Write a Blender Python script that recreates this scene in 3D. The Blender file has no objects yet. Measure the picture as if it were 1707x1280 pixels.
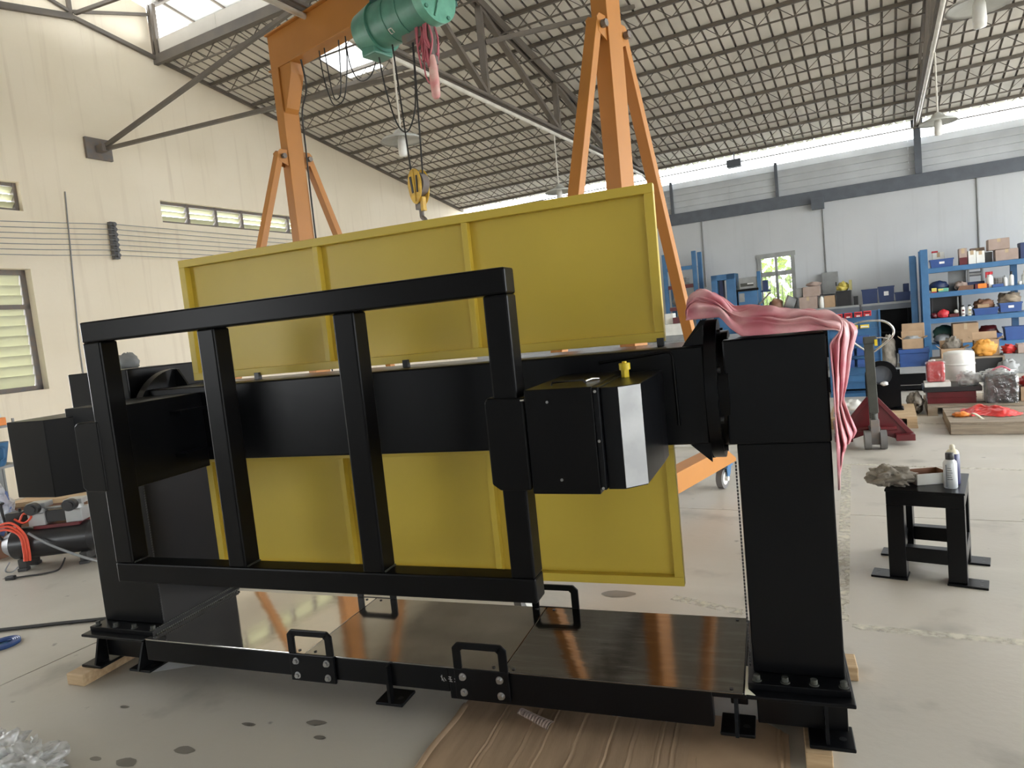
import bpy, math, random
from mathutils import Vector, Matrix, noise
random.seed(7)
PI = math.pi
SC = bpy.context.scene
COL = SC.collection
# ------------------------------------------------------------------ camera, sky, exposure
H = 1.6
YAW, PITCH, ROLL = -0.361726362, -0.0864137679, -0.100180078
F = Vector((math.sin(YAW)*math.cos(PITCH), math.cos(YAW)*math.cos(PITCH), math.sin(PITCH)))
R0 = Vector((math.cos(YAW), -math.sin(YAW), 0)); U0 = R0.cross(F)
RT = math.cos(ROLL)*R0 + math.sin(ROLL)*U0; UP = RT.cross(F)
cd = bpy.data.cameras.new('camera'); cam = bpy.data.objects.new('camera', cd); COL.objects.link(cam)
M = Matrix.Identity(4)
for i in range(3):
    M[i][0] = RT[i]; M[i][1] = UP[i]; M[i][2] = -F[i]
M[0][3], M[1][3], M[2][3] = 0, 0, H
cam.matrix_world = M
cd.sensor_fit = 'HORIZONTAL'; cd.sensor_width = 36.0; cd.lens = 36.0*1143.88/1707.0
cd.clip_start = 0.05; cd.clip_end = 300
SC.camera = cam
w = bpy.data.worlds.new('sky'); SC.world = w; w.use_nodes = True
bg = w.node_tree.nodes['Background']
bg.inputs[0].default_value = (.95, .98, 1.0, 1); bg.inputs[1].default_value = 4.0
SC.view_settings.view_transform = 'Standard'; SC.view_settings.look = 'None'
SC.view_settings.exposure = 1.38; SC.view_settings.gamma = 1.0
SC.view_settings.use_curve_mapping = False
SC.cycles.use_denoising = True
SC.cycles.max_bounces = 10; SC.cycles.diffuse_bounces = 6; SC.cycles.glossy_bounces = 4
SC.cycles.transmission_bounces = 6; SC.cycles.transparent_max_bounces = 8
SC.cycles.sample_clamp_indirect = 6.0
SC.cycles.caustics_reflective = False; SC.cycles.caustics_refractive = False

# ------------------------------------------------------------------ building axes
BA = math.radians(-8)
BU = Vector((math.cos(BA), math.sin(BA), 0)); BV = Vector((-math.sin(BA), math.cos(BA), 0))
def B(u, v, z=0.0): return BU*u + BV*v + Vector((0, 0, z))

# ------------------------------------------------------------------ materials
def mat(name, c, rough=0.5, metal=0.0, c2=None, scale=6.0, bump=0.0, bscale=40.0, spec=None, alpha=None, detail=4, stretch=None, lo=.35, hi=.65, coat=0, coords='Object'):
    m = bpy.data.materials.new(name); m.use_nodes = True
    n = m.node_tree.nodes; l = m.node_tree.links; p = n['Principled BSDF']
    p.inputs['Roughness'].default_value = rough; p.inputs['Metallic'].default_value = metal
    if spec is not None: p.inputs['Specular IOR Level'].default_value = spec
    if coat: p.inputs['Coat Weight'].default_value = coat; p.inputs['Coat Roughness'].default_value = .08
    if alpha is not None: p.inputs['Alpha'].default_value = alpha
    tc = n.new('ShaderNodeTexCoord'); src = tc.outputs[coords]
    if stretch:
        mp = n.new('ShaderNodeMapping'); mp.inputs['Scale'].default_value = stretch
        l.new(src, mp.inputs['Vector']); src = mp.outputs['Vector']
    if c2 is None: c2 = tuple(x*0.82 for x in c)
    t = n.new('ShaderNodeTexNoise'); t.inputs['Scale'].default_value = scale; t.inputs['Detail'].default_value = detail
    l.new(src, t.inputs['Vector'])
    r = n.new('ShaderNodeMapRange'); r.inputs[1].default_value = lo; r.inputs[2].default_value = hi
    l.new(t.outputs['Fac'], r.inputs[0])
    mx = n.new('ShaderNodeMix'); mx.data_type = 'RGBA'
    mx.inputs[6].default_value = (*c, 1); mx.inputs[7].default_value = (*c2, 1)
    l.new(r.outputs[0], mx.inputs[0]); l.new(mx.outputs[2], p.inputs['Base Color'])
    if bump:
        t2 = n.new('ShaderNodeTexNoise'); t2.inputs['Scale'].default_value = bscale; t2.inputs['Detail'].default_value = 3
        l.new(src, t2.inputs['Vector'])
        b = n.new('ShaderNodeBump'); b.inputs['Strength'].default_value = bump; b.inputs['Distance'].default_value = .02
        l.new(t2.outputs['Fac'], b.inputs['Height']); l.new(b.outputs[0], p.inputs['Normal'])
    return m
def translucent(name, c, gl=0.15, tl=.8):
    m = bpy.data.materials.new(name); m.use_nodes = True
    n = m.node_tree.nodes; l = m.node_tree.links; n.clear()
    o = n.new('ShaderNodeOutputMaterial'); t = n.new('ShaderNodeBsdfTranslucent'); d = n.new('ShaderNodeBsdfDiffuse'); g = n.new('ShaderNodeBsdfGlossy')
    tc = n.new('ShaderNodeTexCoord'); nz = n.new('ShaderNodeTexNoise'); nz.inputs['Scale'].default_value = 3.0
    mx = n.new('ShaderNodeMix'); mx.data_type = 'RGBA'
    mx.inputs[6].default_value = (*c, 1); mx.inputs[7].default_value = (*[x*.85 for x in c], 1)
    l.new(tc.outputs['Object'], nz.inputs['Vector']); l.new(nz.outputs['Fac'], mx.inputs[0])
    l.new(mx.outputs[2], t.inputs[0]); l.new(mx.outputs[2], d.inputs[0]); g.inputs['Roughness'].default_value = .25
    a = n.new('ShaderNodeMixShader'); a.inputs[0].default_value = tl; b = n.new('ShaderNodeMixShader'); b.inputs[0].default_value = gl
    l.new(d.outputs[0], a.inputs[1]); l.new(t.outputs[0], a.inputs[2]); l.new(a.outputs[0], b.inputs[1]); l.new(g.outputs[0], b.inputs[2]); l.new(b.outputs[0], o.inputs[0])
    return m
def film(name, c, tr=.6, dv=.12):
    m = bpy.data.materials.new(name); m.use_nodes = True
    n = m.node_tree.nodes; l = m.node_tree.links; n.clear()
    o = n.new('ShaderNodeOutputMaterial'); t = n.new('ShaderNodeBsdfTransparent'); d = n.new('ShaderNodeBsdfTranslucent'); g = n.new('ShaderNodeBsdfGlossy'); df = n.new('ShaderNodeBsdfDiffuse')
    tc = n.new('ShaderNodeTexCoord'); nz = n.new('ShaderNodeTexNoise'); nz.inputs['Scale'].default_value = 18.0; nz.inputs['Detail'].default_value = 3
    mr = n.new('ShaderNodeMapRange'); mr.inputs[1].default_value = .45; mr.inputs[2].default_value = .6; mr.inputs[3].default_value = max(0, tr-dv); mr.inputs[4].default_value = min(1, tr+dv)
    l.new(tc.outputs['Object'], nz.inputs['Vector']); l.new(nz.outputs['Fac'], mr.inputs[0])
    bp = n.new('ShaderNodeBump'); bp.inputs['Strength'].default_value = .9; bp.inputs['Distance'].default_value = .03; l.new(nz.outputs['Fac'], bp.inputs['Height']); l.new(bp.outputs[0], g.inputs['Normal'])
    d.inputs[0].default_value = (*c, 1); df.inputs[0].default_value = (*c, 1); g.inputs['Roughness'].default_value = .12; t.inputs[0].default_value = (.96, .97, .97, 1)
    e = n.new('ShaderNodeMixShader'); e.inputs[0].default_value = .5; l.new(d.outputs[0], e.inputs[1]); l.new(df.outputs[0], e.inputs[2])
    a = n.new('ShaderNodeMixShader'); l.new(mr.outputs[0], a.inputs[0]); l.new(e.outputs[0], a.inputs[1]); l.new(t.outputs[0], a.inputs[2])
    b = n.new('ShaderNodeMixShader'); b.inputs[0].default_value = .12; l.new(a.outputs[0], b.inputs[1]); l.new(g.outputs[0], b.inputs[2]); l.new(b.outputs[0], o.inputs[0])
    return m
def plaster(name, c, c2, c3):
    m = mat(name, c, .85, c2=c2, scale=.9, bump=.15, bscale=6, detail=6, lo=.3, hi=.7)
    n = m.node_tree.nodes; l = m.node_tree.links; p = n['Principled BSDF']
    tc = n.new('ShaderNodeTexCoord'); mp = n.new('ShaderNodeMapping'); mp.inputs['Scale'].default_value = (6, 6, .3)
    l.new(tc.outputs['Object'], mp.inputs[0])
    t = n.new('ShaderNodeTexNoise'); t.inputs['Scale'].default_value = 1.6; t.inputs['Detail'].default_value = 5; l.new(mp.outputs[0], t.inputs['Vector'])
    r = n.new('ShaderNodeMapRange'); r.inputs[1].default_value = .56; r.inputs[2].default_value = .8; r.inputs[4].default_value = .5; l.new(t.outputs['Fac'], r.inputs[0])
    mx = n.new('ShaderNodeMix'); mx.data_type = 'RGBA'; mx.inputs[7].default_value = (*c3, 1)
    src = p.inputs['Base Color'].links[0].from_socket
    l.new(src, mx.inputs[6]); l.new(r.outputs[0], mx.inputs[0]); l.new(mx.outputs[2], p.inputs['Base Color'])
    return m
def concrete():
    m = mat('concrete_floor', (.52, .49, .43), .42, c2=(.42, .395, .345), scale=.55, bump=.05, bscale=30, detail=8, lo=.32, hi=.68, coords='Object')
    n = m.node_tree.nodes; l = m.node_tree.links; p = n['Principled BSDF']
    tc = n.new('ShaderNodeTexCoord')
    def layer(scale, a, b, col, amt, st=(1, 1, 1)):
        mp = n.new('ShaderNodeMapping'); mp.inputs['Scale'].default_value = st; l.new(tc.outputs['Object'], mp.inputs[0])
        t = n.new('ShaderNodeTexNoise'); t.inputs['Scale'].default_value = scale; t.inputs['Detail'].default_value = 4; l.new(mp.outputs[0], t.inputs['Vector'])
        r = n.new('ShaderNodeMapRange'); r.inputs[1].default_value = a; r.inputs[2].default_value = b; r.inputs[4].default_value = amt; l.new(t.outputs['Fac'], r.inputs[0])
        mx = n.new('ShaderNodeMix'); mx.data_type = 'RGBA'; mx.inputs[7].default_value = (*col, 1)
        l.new(p.inputs['Base Color'].links[0].from_socket, mx.inputs[6]); l.new(r.outputs[0], mx.inputs[0]); l.new(mx.outputs[2], p.inputs['Base Color'])
        return r
    layer(2.2, .58, .75, (.24, .22, .19), .8)
    layer(1.1, .60, .80, (.60, .57, .50), .9, (.5, 1.6, 1))
    layer(9, .70, .76, (.12, .11, .10), .7)
    t = n.new('ShaderNodeTexNoise'); t.inputs['Scale'].default_value = 1.3; t.inputs['Detail'].default_value = 5; l.new(tc.outputs['Object'], t.inputs['Vector'])
    r = n.new('ShaderNodeMapRange'); r.inputs[1].default_value = .3; r.inputs[2].default_value = .7; r.inputs[3].default_value = .3; r.inputs[4].default_value = .6
    l.new(t.outputs['Fac'], r.inputs[0]); l.new(r.outputs[0], p.inputs['Roughness'])
    return m
def worn_paint(name, c):
    m = mat(name, c, .7, scale=8)
    n = m.node_tree.nodes; l = m.node_tree.links; p = n['Principled BSDF']
    tc = n.new('ShaderNodeTexCoord'); t = n.new('ShaderNodeTexNoise'); t.inputs['Scale'].default_value = 16; t.inputs['Detail'].default_value = 3; l.new(tc.outputs['Object'], t.inputs['Vector'])
    r = n.new('ShaderNodeMapRange'); r.inputs[1].default_value = .34; r.inputs[2].default_value = .64; r.inputs[4].default_value = .9; l.new(t.outputs['Fac'], r.inputs[0]); l.new(r.outputs[0], p.inputs['Alpha'])
    return m
K = {}
K['black'] = mat('black_paint', (.0032, .0036, .0048), .28, c2=(.0042, .0047, .006), scale=3, bump=.02, bscale=14, spec=.2)
K['blackm'] = mat('black_matte_paint', (.0035, .0035, .004), .31, c2=(.0045, .0045, .005), scale=3, spec=.13)
K['mirror'] = mat('plate_bright_reflection', (.66, .63, .58), .07, 1.0, c2=(.56, .53, .49), scale=2.5, bump=.03, bscale=4, detail=5)  # left sheet: bright reflection put into a lighter tint
K['mirror2'] = mat('plate_mid_reflection', (.36, .345, .32), .09, 1.0, c2=(.27, .26, .24), scale=3.5, bump=.03, bscale=4, detail=6)  # middle sheet: same plate, tint lowered to paint a dimmer reflection
K['mirror3'] = mat('plate_dark_reflection', (.20, .195, .185), .10, 1.0, c2=(.27, .27, .26), scale=5, bump=.03, bscale=4, detail=7, stretch=(1, 5, 1), lo=.5, hi=.72)  # right sheet: streaked, darkest tint stands in for the dark reflection
K['alu'] = mat('bare_metal_panel', (.42, .43, .44), .45, .3, c2=(.32, .33, .34), scale=9, detail=6)
K['steel'] = mat('bare_steel', (.5, .5, .5), .32, 1.0)
K['chrome'] = mat('chrome', (.75, .75, .75), .15, 1.0)
K['yellow'] = mat('yellow_paint', (.63, .47, .06), .4, c2=(.585, .435, .055), scale=2, bump=.02, bscale=9)
K['yknob'] = mat('yellow_plastic', (.8, .6, .02), .4)
K['orange'] = mat('orange_paint', (.47, .19, .035), .5, c2=(.42, .17, .03), scale=2.5, bump=.03, bscale=12)
K['hookyel'] = mat('hook_yellow', (.78, .5, .05), .45, c2=(.55, .33, .04), scale=16)
K['green'] = mat('green_enamel', (.10, .29, .22), .35, c2=(.075, .22, .17), scale=8)
K['greencap'] = mat('light_green_enamel', (.17, .48, .35), .35, c2=(.13, .38, .28), scale=12)
K['dgreen'] = mat('dark_green_enamel', (.05, .16, .14), .4)
K['plaster'] = plaster('cream_plaster', (.90, .815, .665), (.85, .76, .60), (.66, .56, .43))
K['plasterb'] = plaster('pale_grey_plaster', (.56, .58, .60), (.50, .52, .54), (.44, .455, .47))
K['floor'] = concrete()
K['joint'] = mat('joint_dark', (.12, .11, .10), .9)
K['ground'] = mat('yard_concrete', (.45, .44, .41), .9, scale=.5)
K['marking'] = worn_paint('worn_line_paint', (.70, .67, .56))
K['roof'] = mat('roof_sheet_grey', (.74, .70, .63), .6, c2=(.60, .57, .51), scale=1.2, detail=6)
K['roofrib'] = mat('roof_rib_dark', (.40, .37, .33), .7)
K['skylight'] = translucent('skylight_sheet', (.92, .94, .93), .04, .92)
K['monitor'] = translucent('monitor_sheet', (.78, .79, .78), .04, .2)
K['trussm'] = mat('dark_roof_steel', (.13, .115, .10), .55, c2=(.16, .135, .11), scale=5)
K['bluebeam'] = mat('slate_grey_beam', (.11, .125, .15), .5)
K['siding'] = mat('pale_siding', (.62, .65, .68), .5, scale=1.5)
K['conduit'] = mat('white_conduit', (.72, .69, .62), .5)
K['lampsh'] = mat('lamp_enamel', (.55, .56, .53), .4)
K['bulb'] = mat('frosted_bulb', (.85, .85, .82), .3)
K['iron'] = mat('rusty_frame', (.16, .15, .15), .6, c2=(.2, .16, .13), scale=14)
K['winwood'] = mat('window_frame_grey', (.33, .34, .33), .6)
K['pane'] = translucent('frosted_pane', (.74, .74, .56), .12, .3)
K['paneb'] = film('clear_pane', (.9, .95, .75), .78)
K['hedge'] = mat('hedge_leaves', (.55, .65, .16), .7, c2=(.35, .5, .09), scale=20)
K['wood'] = mat('pale_timber', (.55, .40, .24), .7, c2=(.42, .29, .16), scale=5, stretch=(1, 8, 8), bump=.1)
K['oldwood'] = mat('grey_timber', (.33, .27, .20), .8, c2=(.22, .175, .13), scale=4, stretch=(1, 9, 9), bump=.15)
K['card'] = mat('cardboard', (.42, .29, .18), .85, c2=(.36, .245, .15), scale=7, bump=.05)
K['cardfl'] = mat('floor_cardboard', (.40, .28, .18), .85, c2=(.31, .215, .135), scale=3, stretch=(6, .8, 1), bump=.1)
K['cardpink'] = mat('pinkish_cardboard', (.40, .31, .27), .85, c2=(.34, .26, .22), scale=6)
K['tape'] = mat('parcel_tape', (.50, .38, .24), .35)
K['blue'] = mat('blue_enamel', (.05, .16, .33), .42, c2=(.04, .13, .27), scale=6)
K['bluebin'] = mat('blue_plastic', (.032, .09, .29), .4, c2=(.03, .075, .24), scale=6)
K['dblue'] = mat('navy_plastic', (.02, .04, .12), .45)
K['red'] = mat('red_plastic', (.55, .03, .04), .4)
K['redp'] = mat('dark_red_paint', (.12, .010, .015), .35, c2=(.085, .008, .011), scale=7)
K['redfilm'] = mat('red_plastic_sheet', (.75, .06, .05), .3, c2=(.6, .03, .03), scale=9, bump=.3, bscale=20)
K['white'] = mat('white_plastic', (.8, .8, .76), .5, c2=(.7, .7, .66), scale=8)
K['paper'] = mat('white_paper', (.8, .8, .8), .8)
K['greypl'] = mat('grey_plastic', (.3, .31, .31), .5)
K['rubber'] = mat('rubber', (.05, .05, .05), .7)
K['greywheel'] = mat('grey_tyre', (.16, .155, .15), .7)
K['towel'] = mat('pink_satin', (.56, .19, .235), .5, c2=(.68, .40, .41), scale=7, bump=.25, bscale=26, lo=.42, hi=.62)
K['rag'] = mat('grey_rag', (.30, .27, .23), .95, c2=(.2, .18, .15), scale=14, bump=.5, bscale=40)
K['film'] = film('clear_film', (.95, .95, .94), .5)
K['filmh'] = film('hazy_film', (.85, .86, .84), .35)
K['filmr'] = film('thin_film', (.9, .9, .9), .965, .03)
K['yfilm'] = mat('yellow_packaging', (.7, .58, .12), .5)
K['olive'] = mat('olive_paper', (.42, .38, .16), .7)
K['orangepl'] = mat('orange_plastic', (.85, .25, .03), .45)
K['orangebag'] = mat('amber_bag', (.72, .34, .06), .5, c2=(.6, .26, .04), scale=8, bump=.3)
K['redhose'] = mat('red_hose', (.8, .10, .05), .4)
K['pinkcord'] = mat('pink_cord', (.62, .17, .22), .5)
K['sleeve'] = mat('pink_sleeve', (.72, .30, .30), .45, c2=(.8, .55, .5), scale=12)
K['cable'] = mat('black_cable', (.03, .03, .03), .5)
K['gcable'] = mat('grey_cable', (.28, .29, .3), .5)
K['pump'] = mat('grey_cast_metal', (.42, .43, .43), .4, .3)
K['navycan'] = mat('navy_can', (.018, .021, .09), .35, c2=(.03, .035, .12), scale=20)
K['silvercan'] = mat('silver_white_can', (.62, .65, .68), .35, .2)
K['canprint'] = mat('can_print', (.12, .14, .16), .5)
K['cream'] = mat('cream_plastic', (.75, .7, .55), .5)
K['blackpl'] = mat('black_plastic', (.02, .02, .022), .35)
K['chalk'] = mat('chalk', (.5, .5, .5), .9)
K['primer'] = mat('primer', (.85, .85, .68), .6)
K['insul'] = mat('insulator', (.12, .12, .13), .4)
K['oil'] = mat('oil_stain', (.20, .185, .16), .35)
K['bluewrap'] = mat('blue_cloth', (.10, .17, .40), .7)
K['brownbox'] = mat('brown_board', (.24, .12, .07), .6, c2=(.2, .1, .06), scale=5)
K['handleg'] = mat('green_grey_metal', (.055, .058, .05), .45, c2=(.04, .042, .036), scale=12)

# ------------------------------------------------------------------ mesh builder
class MB:
    def __init__(s): s.v = []; s.f = []; s.m = []; s.sm = []
    def add(s, vs, fs, mi=0, smooth=False):
        b = len(s.v); s.v += [Vector(x) for x in vs]
        for f in fs: s.f.append([b+i for i in f]); s.m.append(mi); s.sm.append(smooth)
        return s
    def box(s, x0, x1, y0, y1, z0, z1, mi=0):
        return s.add([(x0,y0,z0),(x1,y0,z0),(x1,y1,z0),(x0,y1,z0),(x0,y0,z1),(x1,y0,z1),(x1,y1,z1),(x0,y1,z1)],
            [(0,3,2,1),(4,5,6,7),(0,1,5,4),(1,2,6,5),(2,3,7,6),(3,0,4,7)], mi)
    def bar(s, p0, p1, w, h, up=(0,0,1), mi=0):
        p0 = Vector(p0); p1 = Vector(p1); d = (p1-p0).normalized(); up = Vector(up)
        if abs(d.dot(up)) > .98: up = Vector((1,0,0))
        x = d.cross(up).normalized(); y = x.cross(d)
        vs = [q + x*(a*w/2) + y*(b*h/2) for q in (p0, p1) for a, b in ((-1,-1),(1,-1),(1,1),(-1,1))]
        return s.add(vs, [(0,1,2,3)[::-1],(4,5,6,7),(0,1,5,4),(1,2,6,5),(2,3,7,6),(3,0,4,7)], mi)
    def cyl(s, p0, p1, r0, r1=None, n=16, mi=0, caps=True):
        p0 = Vector(p0); p1 = Vector(p1); r1 = r0 if r1 is None else r1
        d = (p1-p0).normalized(); a = Vector((0,0,1)) if abs(d.z) < .9 else Vector((1,0,0))
        x = d.cross(a).normalized(); y = d.cross(x)
        vs = [p + (x*math.cos(2*PI*i/n) + y*math.sin(2*PI*i/n))*r for p, r in ((p0,r0),(p1,r1)) for i in range(n)]
        s.add(vs, [(i, (i+1)%n, n+(i+1)%n, n+i) for i in range(n)], mi, n > 6)
        if caps: s.add(vs, [tuple(range(n))[::-1], tuple(range(n, 2*n))], mi)
        return s
    def tube(s, pts, r, n=6, mi=0):
        pts = [Vector(p) for p in pts]; rings = []
        a = None
        for i, p in enumerate(pts):
            d = (pts[min(i+1, len(pts)-1)] - pts[max(i-1, 0)]).normalized()
            if a is None: a = Vector((0,0,1)) if abs(d.z) < .9 else Vector((1,0,0))
            x = d.cross(a).normalized(); y = d.cross(x); a = -y if False else a
            if abs(d.dot(a)) > .95: a = Vector((1,0,0)) if abs(d.x) < .9 else Vector((0,1,0))
            rings.append([p + (x*math.cos(2*PI*k/n) + y*math.sin(2*PI*k/n))*r for k in range(n)])
        vs = [q for g in rings for q in g]
        fs = [(i*n+k, i*n+(k+1)%n, (i+1)*n+(k+1)%n, (i+1)*n+k) for i in range(len(rings)-1) for k in range(n)]
        s.add(vs, fs, mi, True); s.add(vs, [tuple(range(n))[::-1], tuple(range((len(rings)-1)*n, len(rings)*n))], mi)
        return s
    def prism(s, poly, axis, a, b, mi=0):
        n = len(poly)
        def mk(p, t): return {'x': (t, p[0], p[1]), 'y': (p[0], t, p[1]), 'z': (p[0], p[1], t)}[axis]
        vs = [mk(p, a) for p in poly] + [mk(p, b) for p in poly]
        return s.add(vs, [tuple(range(n))[::-1], tuple(range(n, 2*n))] + [(i, (i+1)%n, n+(i+1)%n, n+i) for i in range(n)], mi)
    def lathe(s, prof, c=(0,0,0), n=20, mi=0):
        c = Vector(c); k = len(prof)
        vs = [c + Vector((r*math.cos(2*PI*i/n), r*math.sin(2*PI*i/n), z)) for r, z in prof for i in range(n)]
        s.add(vs, [(j*n+i, j*n+(i+1)%n, (j+1)*n+(i+1)%n, (j+1)*n+i) for j in range(k-1) for i in range(n)], mi, True)
        if prof[0][0] > .001: s.add(vs, [tuple(range(n))[::-1]], mi)
        if prof[-1][0] > .001: s.add(vs, [tuple(range((k-1)*n, k*n))], mi)
        return s
    def blob(s, c, size, seed=0, amp=.25, freq=2.0, nu=18, nv=12, flat=None, mi=0):
        c = Vector(c); sx, sy, sz = size; vs = []
        for j in range(nv+1):
            th = PI*j/nv
            for i in range(nu):
                ph = 2*PI*i/nu
                d = Vector((math.sin(th)*math.cos(ph), math.sin(th)*math.sin(ph), math.cos(th)))
                k = 1 + amp*noise.noise(d*freq + Vector((seed*7.3, seed*3.1, seed))) + amp*.5*abs(noise.noise(d*freq*2.7 + Vector((seed, 9, 2))))
                p = Vector((d.x*sx*k, d.y*sy*k, d.z*sz*k))
                if flat is not None and p.z < flat: p.z = flat
                vs.append(c + p)
        fs = [(j*nu+i, (j+1)*nu+i, (j+1)*nu+(i+1)%nu, j*nu+(i+1)%nu) for j in range(nv) for i in range(nu)]
        return s.add(vs, fs, mi, True)
    def grid(s, fn, nu, nv, mi=0, smooth=True):
        vs = [fn(i/nu, j/nv) for j in range(nv+1) for i in range(nu+1)]
        return s.add(vs, [(j*(nu+1)+i, j*(nu+1)+i+1, (j+1)*(nu+1)+i+1, (j+1)*(nu+1)+i) for j in range(nv) for i in range(nu)], mi, smooth)
    def rot(s, rz, c=(0,0,0)):
        c = Vector(c); R = Matrix.Rotation(rz, 3, 'Z'); s.v = [c + R @ (p-c) for p in s.v]; return s
    def rotm(s, ang, axis, c=(0,0,0)):
        c = Vector(c); R = Matrix.Rotation(ang, 3, axis); s.v = [c + R @ (p-c) for p in s.v]; return s
    def move(s, d): d = Vector(d); s.v = [p + d for p in s.v]; return s

POSE = {}
def root_of(o):
    while o.parent: o = o.parent
    return o
def mesh(name, mb, mats, smooth=True):
    me = bpy.data.meshes.new(name)
    me.from_pydata([tuple(p) for p in mb.v], [], mb.f)
    for m in (mats if isinstance(mats, (list, tuple)) else [mats]): me.materials.append(m)
    me.polygons.foreach_set('material_index', mb.m); me.polygons.foreach_set('use_smooth', mb.sm)
    me.update(); return me
def part(name, mb, m, parent=None, world=False, bev=0, solid=0, sub=0, loc=None):
    """one mesh object; world=True: vertices are in world coordinates and are brought into the parent thing's frame"""
    if world and parent is not None:
        L, rz = POSE[root_of(parent).name]; R = Matrix.Rotation(-rz, 3, 'Z'); mb.v = [R @ (p - L) for p in mb.v]
    o = bpy.data.objects.new(name, mesh(name, mb, m)); COL.objects.link(o)
    if parent is not None: o.parent = parent
    if loc is not None: o.location = loc
    if solid: md = o.modifiers.new('solid', 'SOLIDIFY'); md.thickness = solid; md.offset = 0
    if sub: md = o.modifiers.new('sub', 'SUBSURF'); md.levels = sub; md.render_levels = sub
    if bev:
        md = o.modifiers.new('bevel', 'BEVEL'); md.width = bev; md.segments = 2; md.limit_method = 'ANGLE'; md.angle_limit = .6
    return o
def tag(o, label=None, cat=None, group=None, kind=None):
    if label: o['label'] = label
    if cat: o['category'] = cat
    if group: o['group'] = group
    if kind: o['kind'] = kind
    return o
def thing(name, label, cat, loc=(0,0,0), rz=0.0, group=None, kind=None):
    o = bpy.data.objects.new(name, None); COL.objects.link(o); o.empty_display_size = .1
    o.location = loc; o.rotation_euler = (0, 0, rz); POSE[o.name] = (Vector(loc), rz)
    return tag(o, label, cat, group, kind)
def bthing(name, label, cat, u, v, z=0, group=None, rz=0): return thing(name, label, cat, B(u, v, z), BA+rz, group)
def struct(name):
    o = thing(name, None, None, (0,0,0), BA); o['kind'] = 'structure'; return o
def dup(root, loc, rz, label=None, group=None):
    r = root.copy(); COL.objects.link(r); r.location = loc; r.rotation_euler = (0, 0, rz); POSE[r.name] = (Vector(loc), rz)
    if label: r['label'] = label
    if group: r['group'] = group
    for ch in list(root.children):
        c = ch.copy(); COL.objects.link(c); c.parent = r
        for g in list(ch.children):
            d = g.copy(); COL.objects.link(d); d.parent = c
    return r
def smooth_path(pts, n=6):
    pts = [Vector(p) for p in pts]; out = []
    for i in range(len(pts)-1):
        p0 = pts[max(i-1, 0)]; p1 = pts[i]; p2 = pts[i+1]; p3 = pts[min(i+2, len(pts)-1)]
        for k in range(n):
            t = k/n
            out.append(.5*((2*p1) + (p2-p0)*t + (2*p0-5*p1+4*p2-p3)*t*t + (3*p1-p0-3*p2+p3)*t**3))
    return out + [pts[-1]]

# ================================================================== THE BUILDING
UL, UR, VF, VB = -9.92, 7.6, -3.9, 16.26          # left wall, open right end, front wall, back wall
VR, ZR, SL = 6.2, 6.58, .175                        # ridge
def zroof(v): return ZR - SL*abs(v-VR)
MV = (4.93, 7.47)                                   # raised roof monitor
# floor: concrete slabs with recessed joints
fl = struct('floor')
part('joint_bed', MB().box(UL-.2, UR, VF-.2, VB+.2, -.25, -.012), K['joint'], fl)
us = [UL-.2, -4.12, 1.62, UR]; vs_ = [VF-.2, -.45, 5.34, 11.2, VB+.2]
for i in range(3):
    for j in range(4):
        part('floor_slab', MB().box(us[i]+.005, us[i+1]-.005, vs_[j]+.005, vs_[j+1]-.005, -.012, 0), K['floor'], fl)
def strip(pts, w, z=.0012):
    m = MB(); pts = [Vector((p[0], p[1], z)) for p in pts]
    for a, b in zip(pts, pts[1:]):
        d = (b-a).normalized(); x = Vector((-d.y, d.x, 0))*(w/2)
        n = max(2, int((b-a).length/.3))
        m.grid(lambda s, t: a + (b-a)*s + x*(2*t-1), n, 1, smooth=False)
    return m
part('floor_line', strip([(-.25, 3.55), (-.36, 6.95)], .07), K['marking'], fl)
part('floor_line', strip([(-.36, 6.95), (3.4, 6.47)], .05), K['marking'], fl)
part('floor_line', strip([(-.2, 3.5), (3.2, 3.64)], .06), K['marking'], fl)
part('floor_line', strip([(-1.1, 3.62), (-.70, 3.52)], .07), K['marking'], fl)
part('floor_line', strip([(-3.95, 2.4), (-3.4, 2.6)], .05), K['marking'], fl)
part('floor_line', strip([(.2, 9.05), (2.6, 8.72)], .05), K['marking'], fl)
for x, y, a, b in ((-2.34, 1.99, .05, .025), (-2.53, 1.87, .05, .03), (-2.69, 1.86, .03, .015), (-1.9, 2.27, .045, .02), (-2.2, 2.2, .035, .012), (-1.82, 2.18, .03, .012), (-2.93, 2.2, .03, .01), (-.9, 3.75, .1, .05)):
    m = MB(); n = 14
    m.add([B(0,0,0)*0 + Vector((x + a*(1+.35*noise.noise(Vector((math.cos(t), math.sin(t), x*9))))*math.cos(t), y + b*(1+.35*noise.noise(Vector((math.sin(t), math.cos(t), y*9))))*math.sin(t), .0014)) for t in [2*PI*i/n for i in range(n)]], [tuple(range(n))])
    part('oil_stain', m, K['oil'], fl, world=True)
# yard outside
g = struct('ground'); part('yard', MB().box(-60, 60, -60, 60, -.5, -.26), K['ground'], g)

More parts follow.
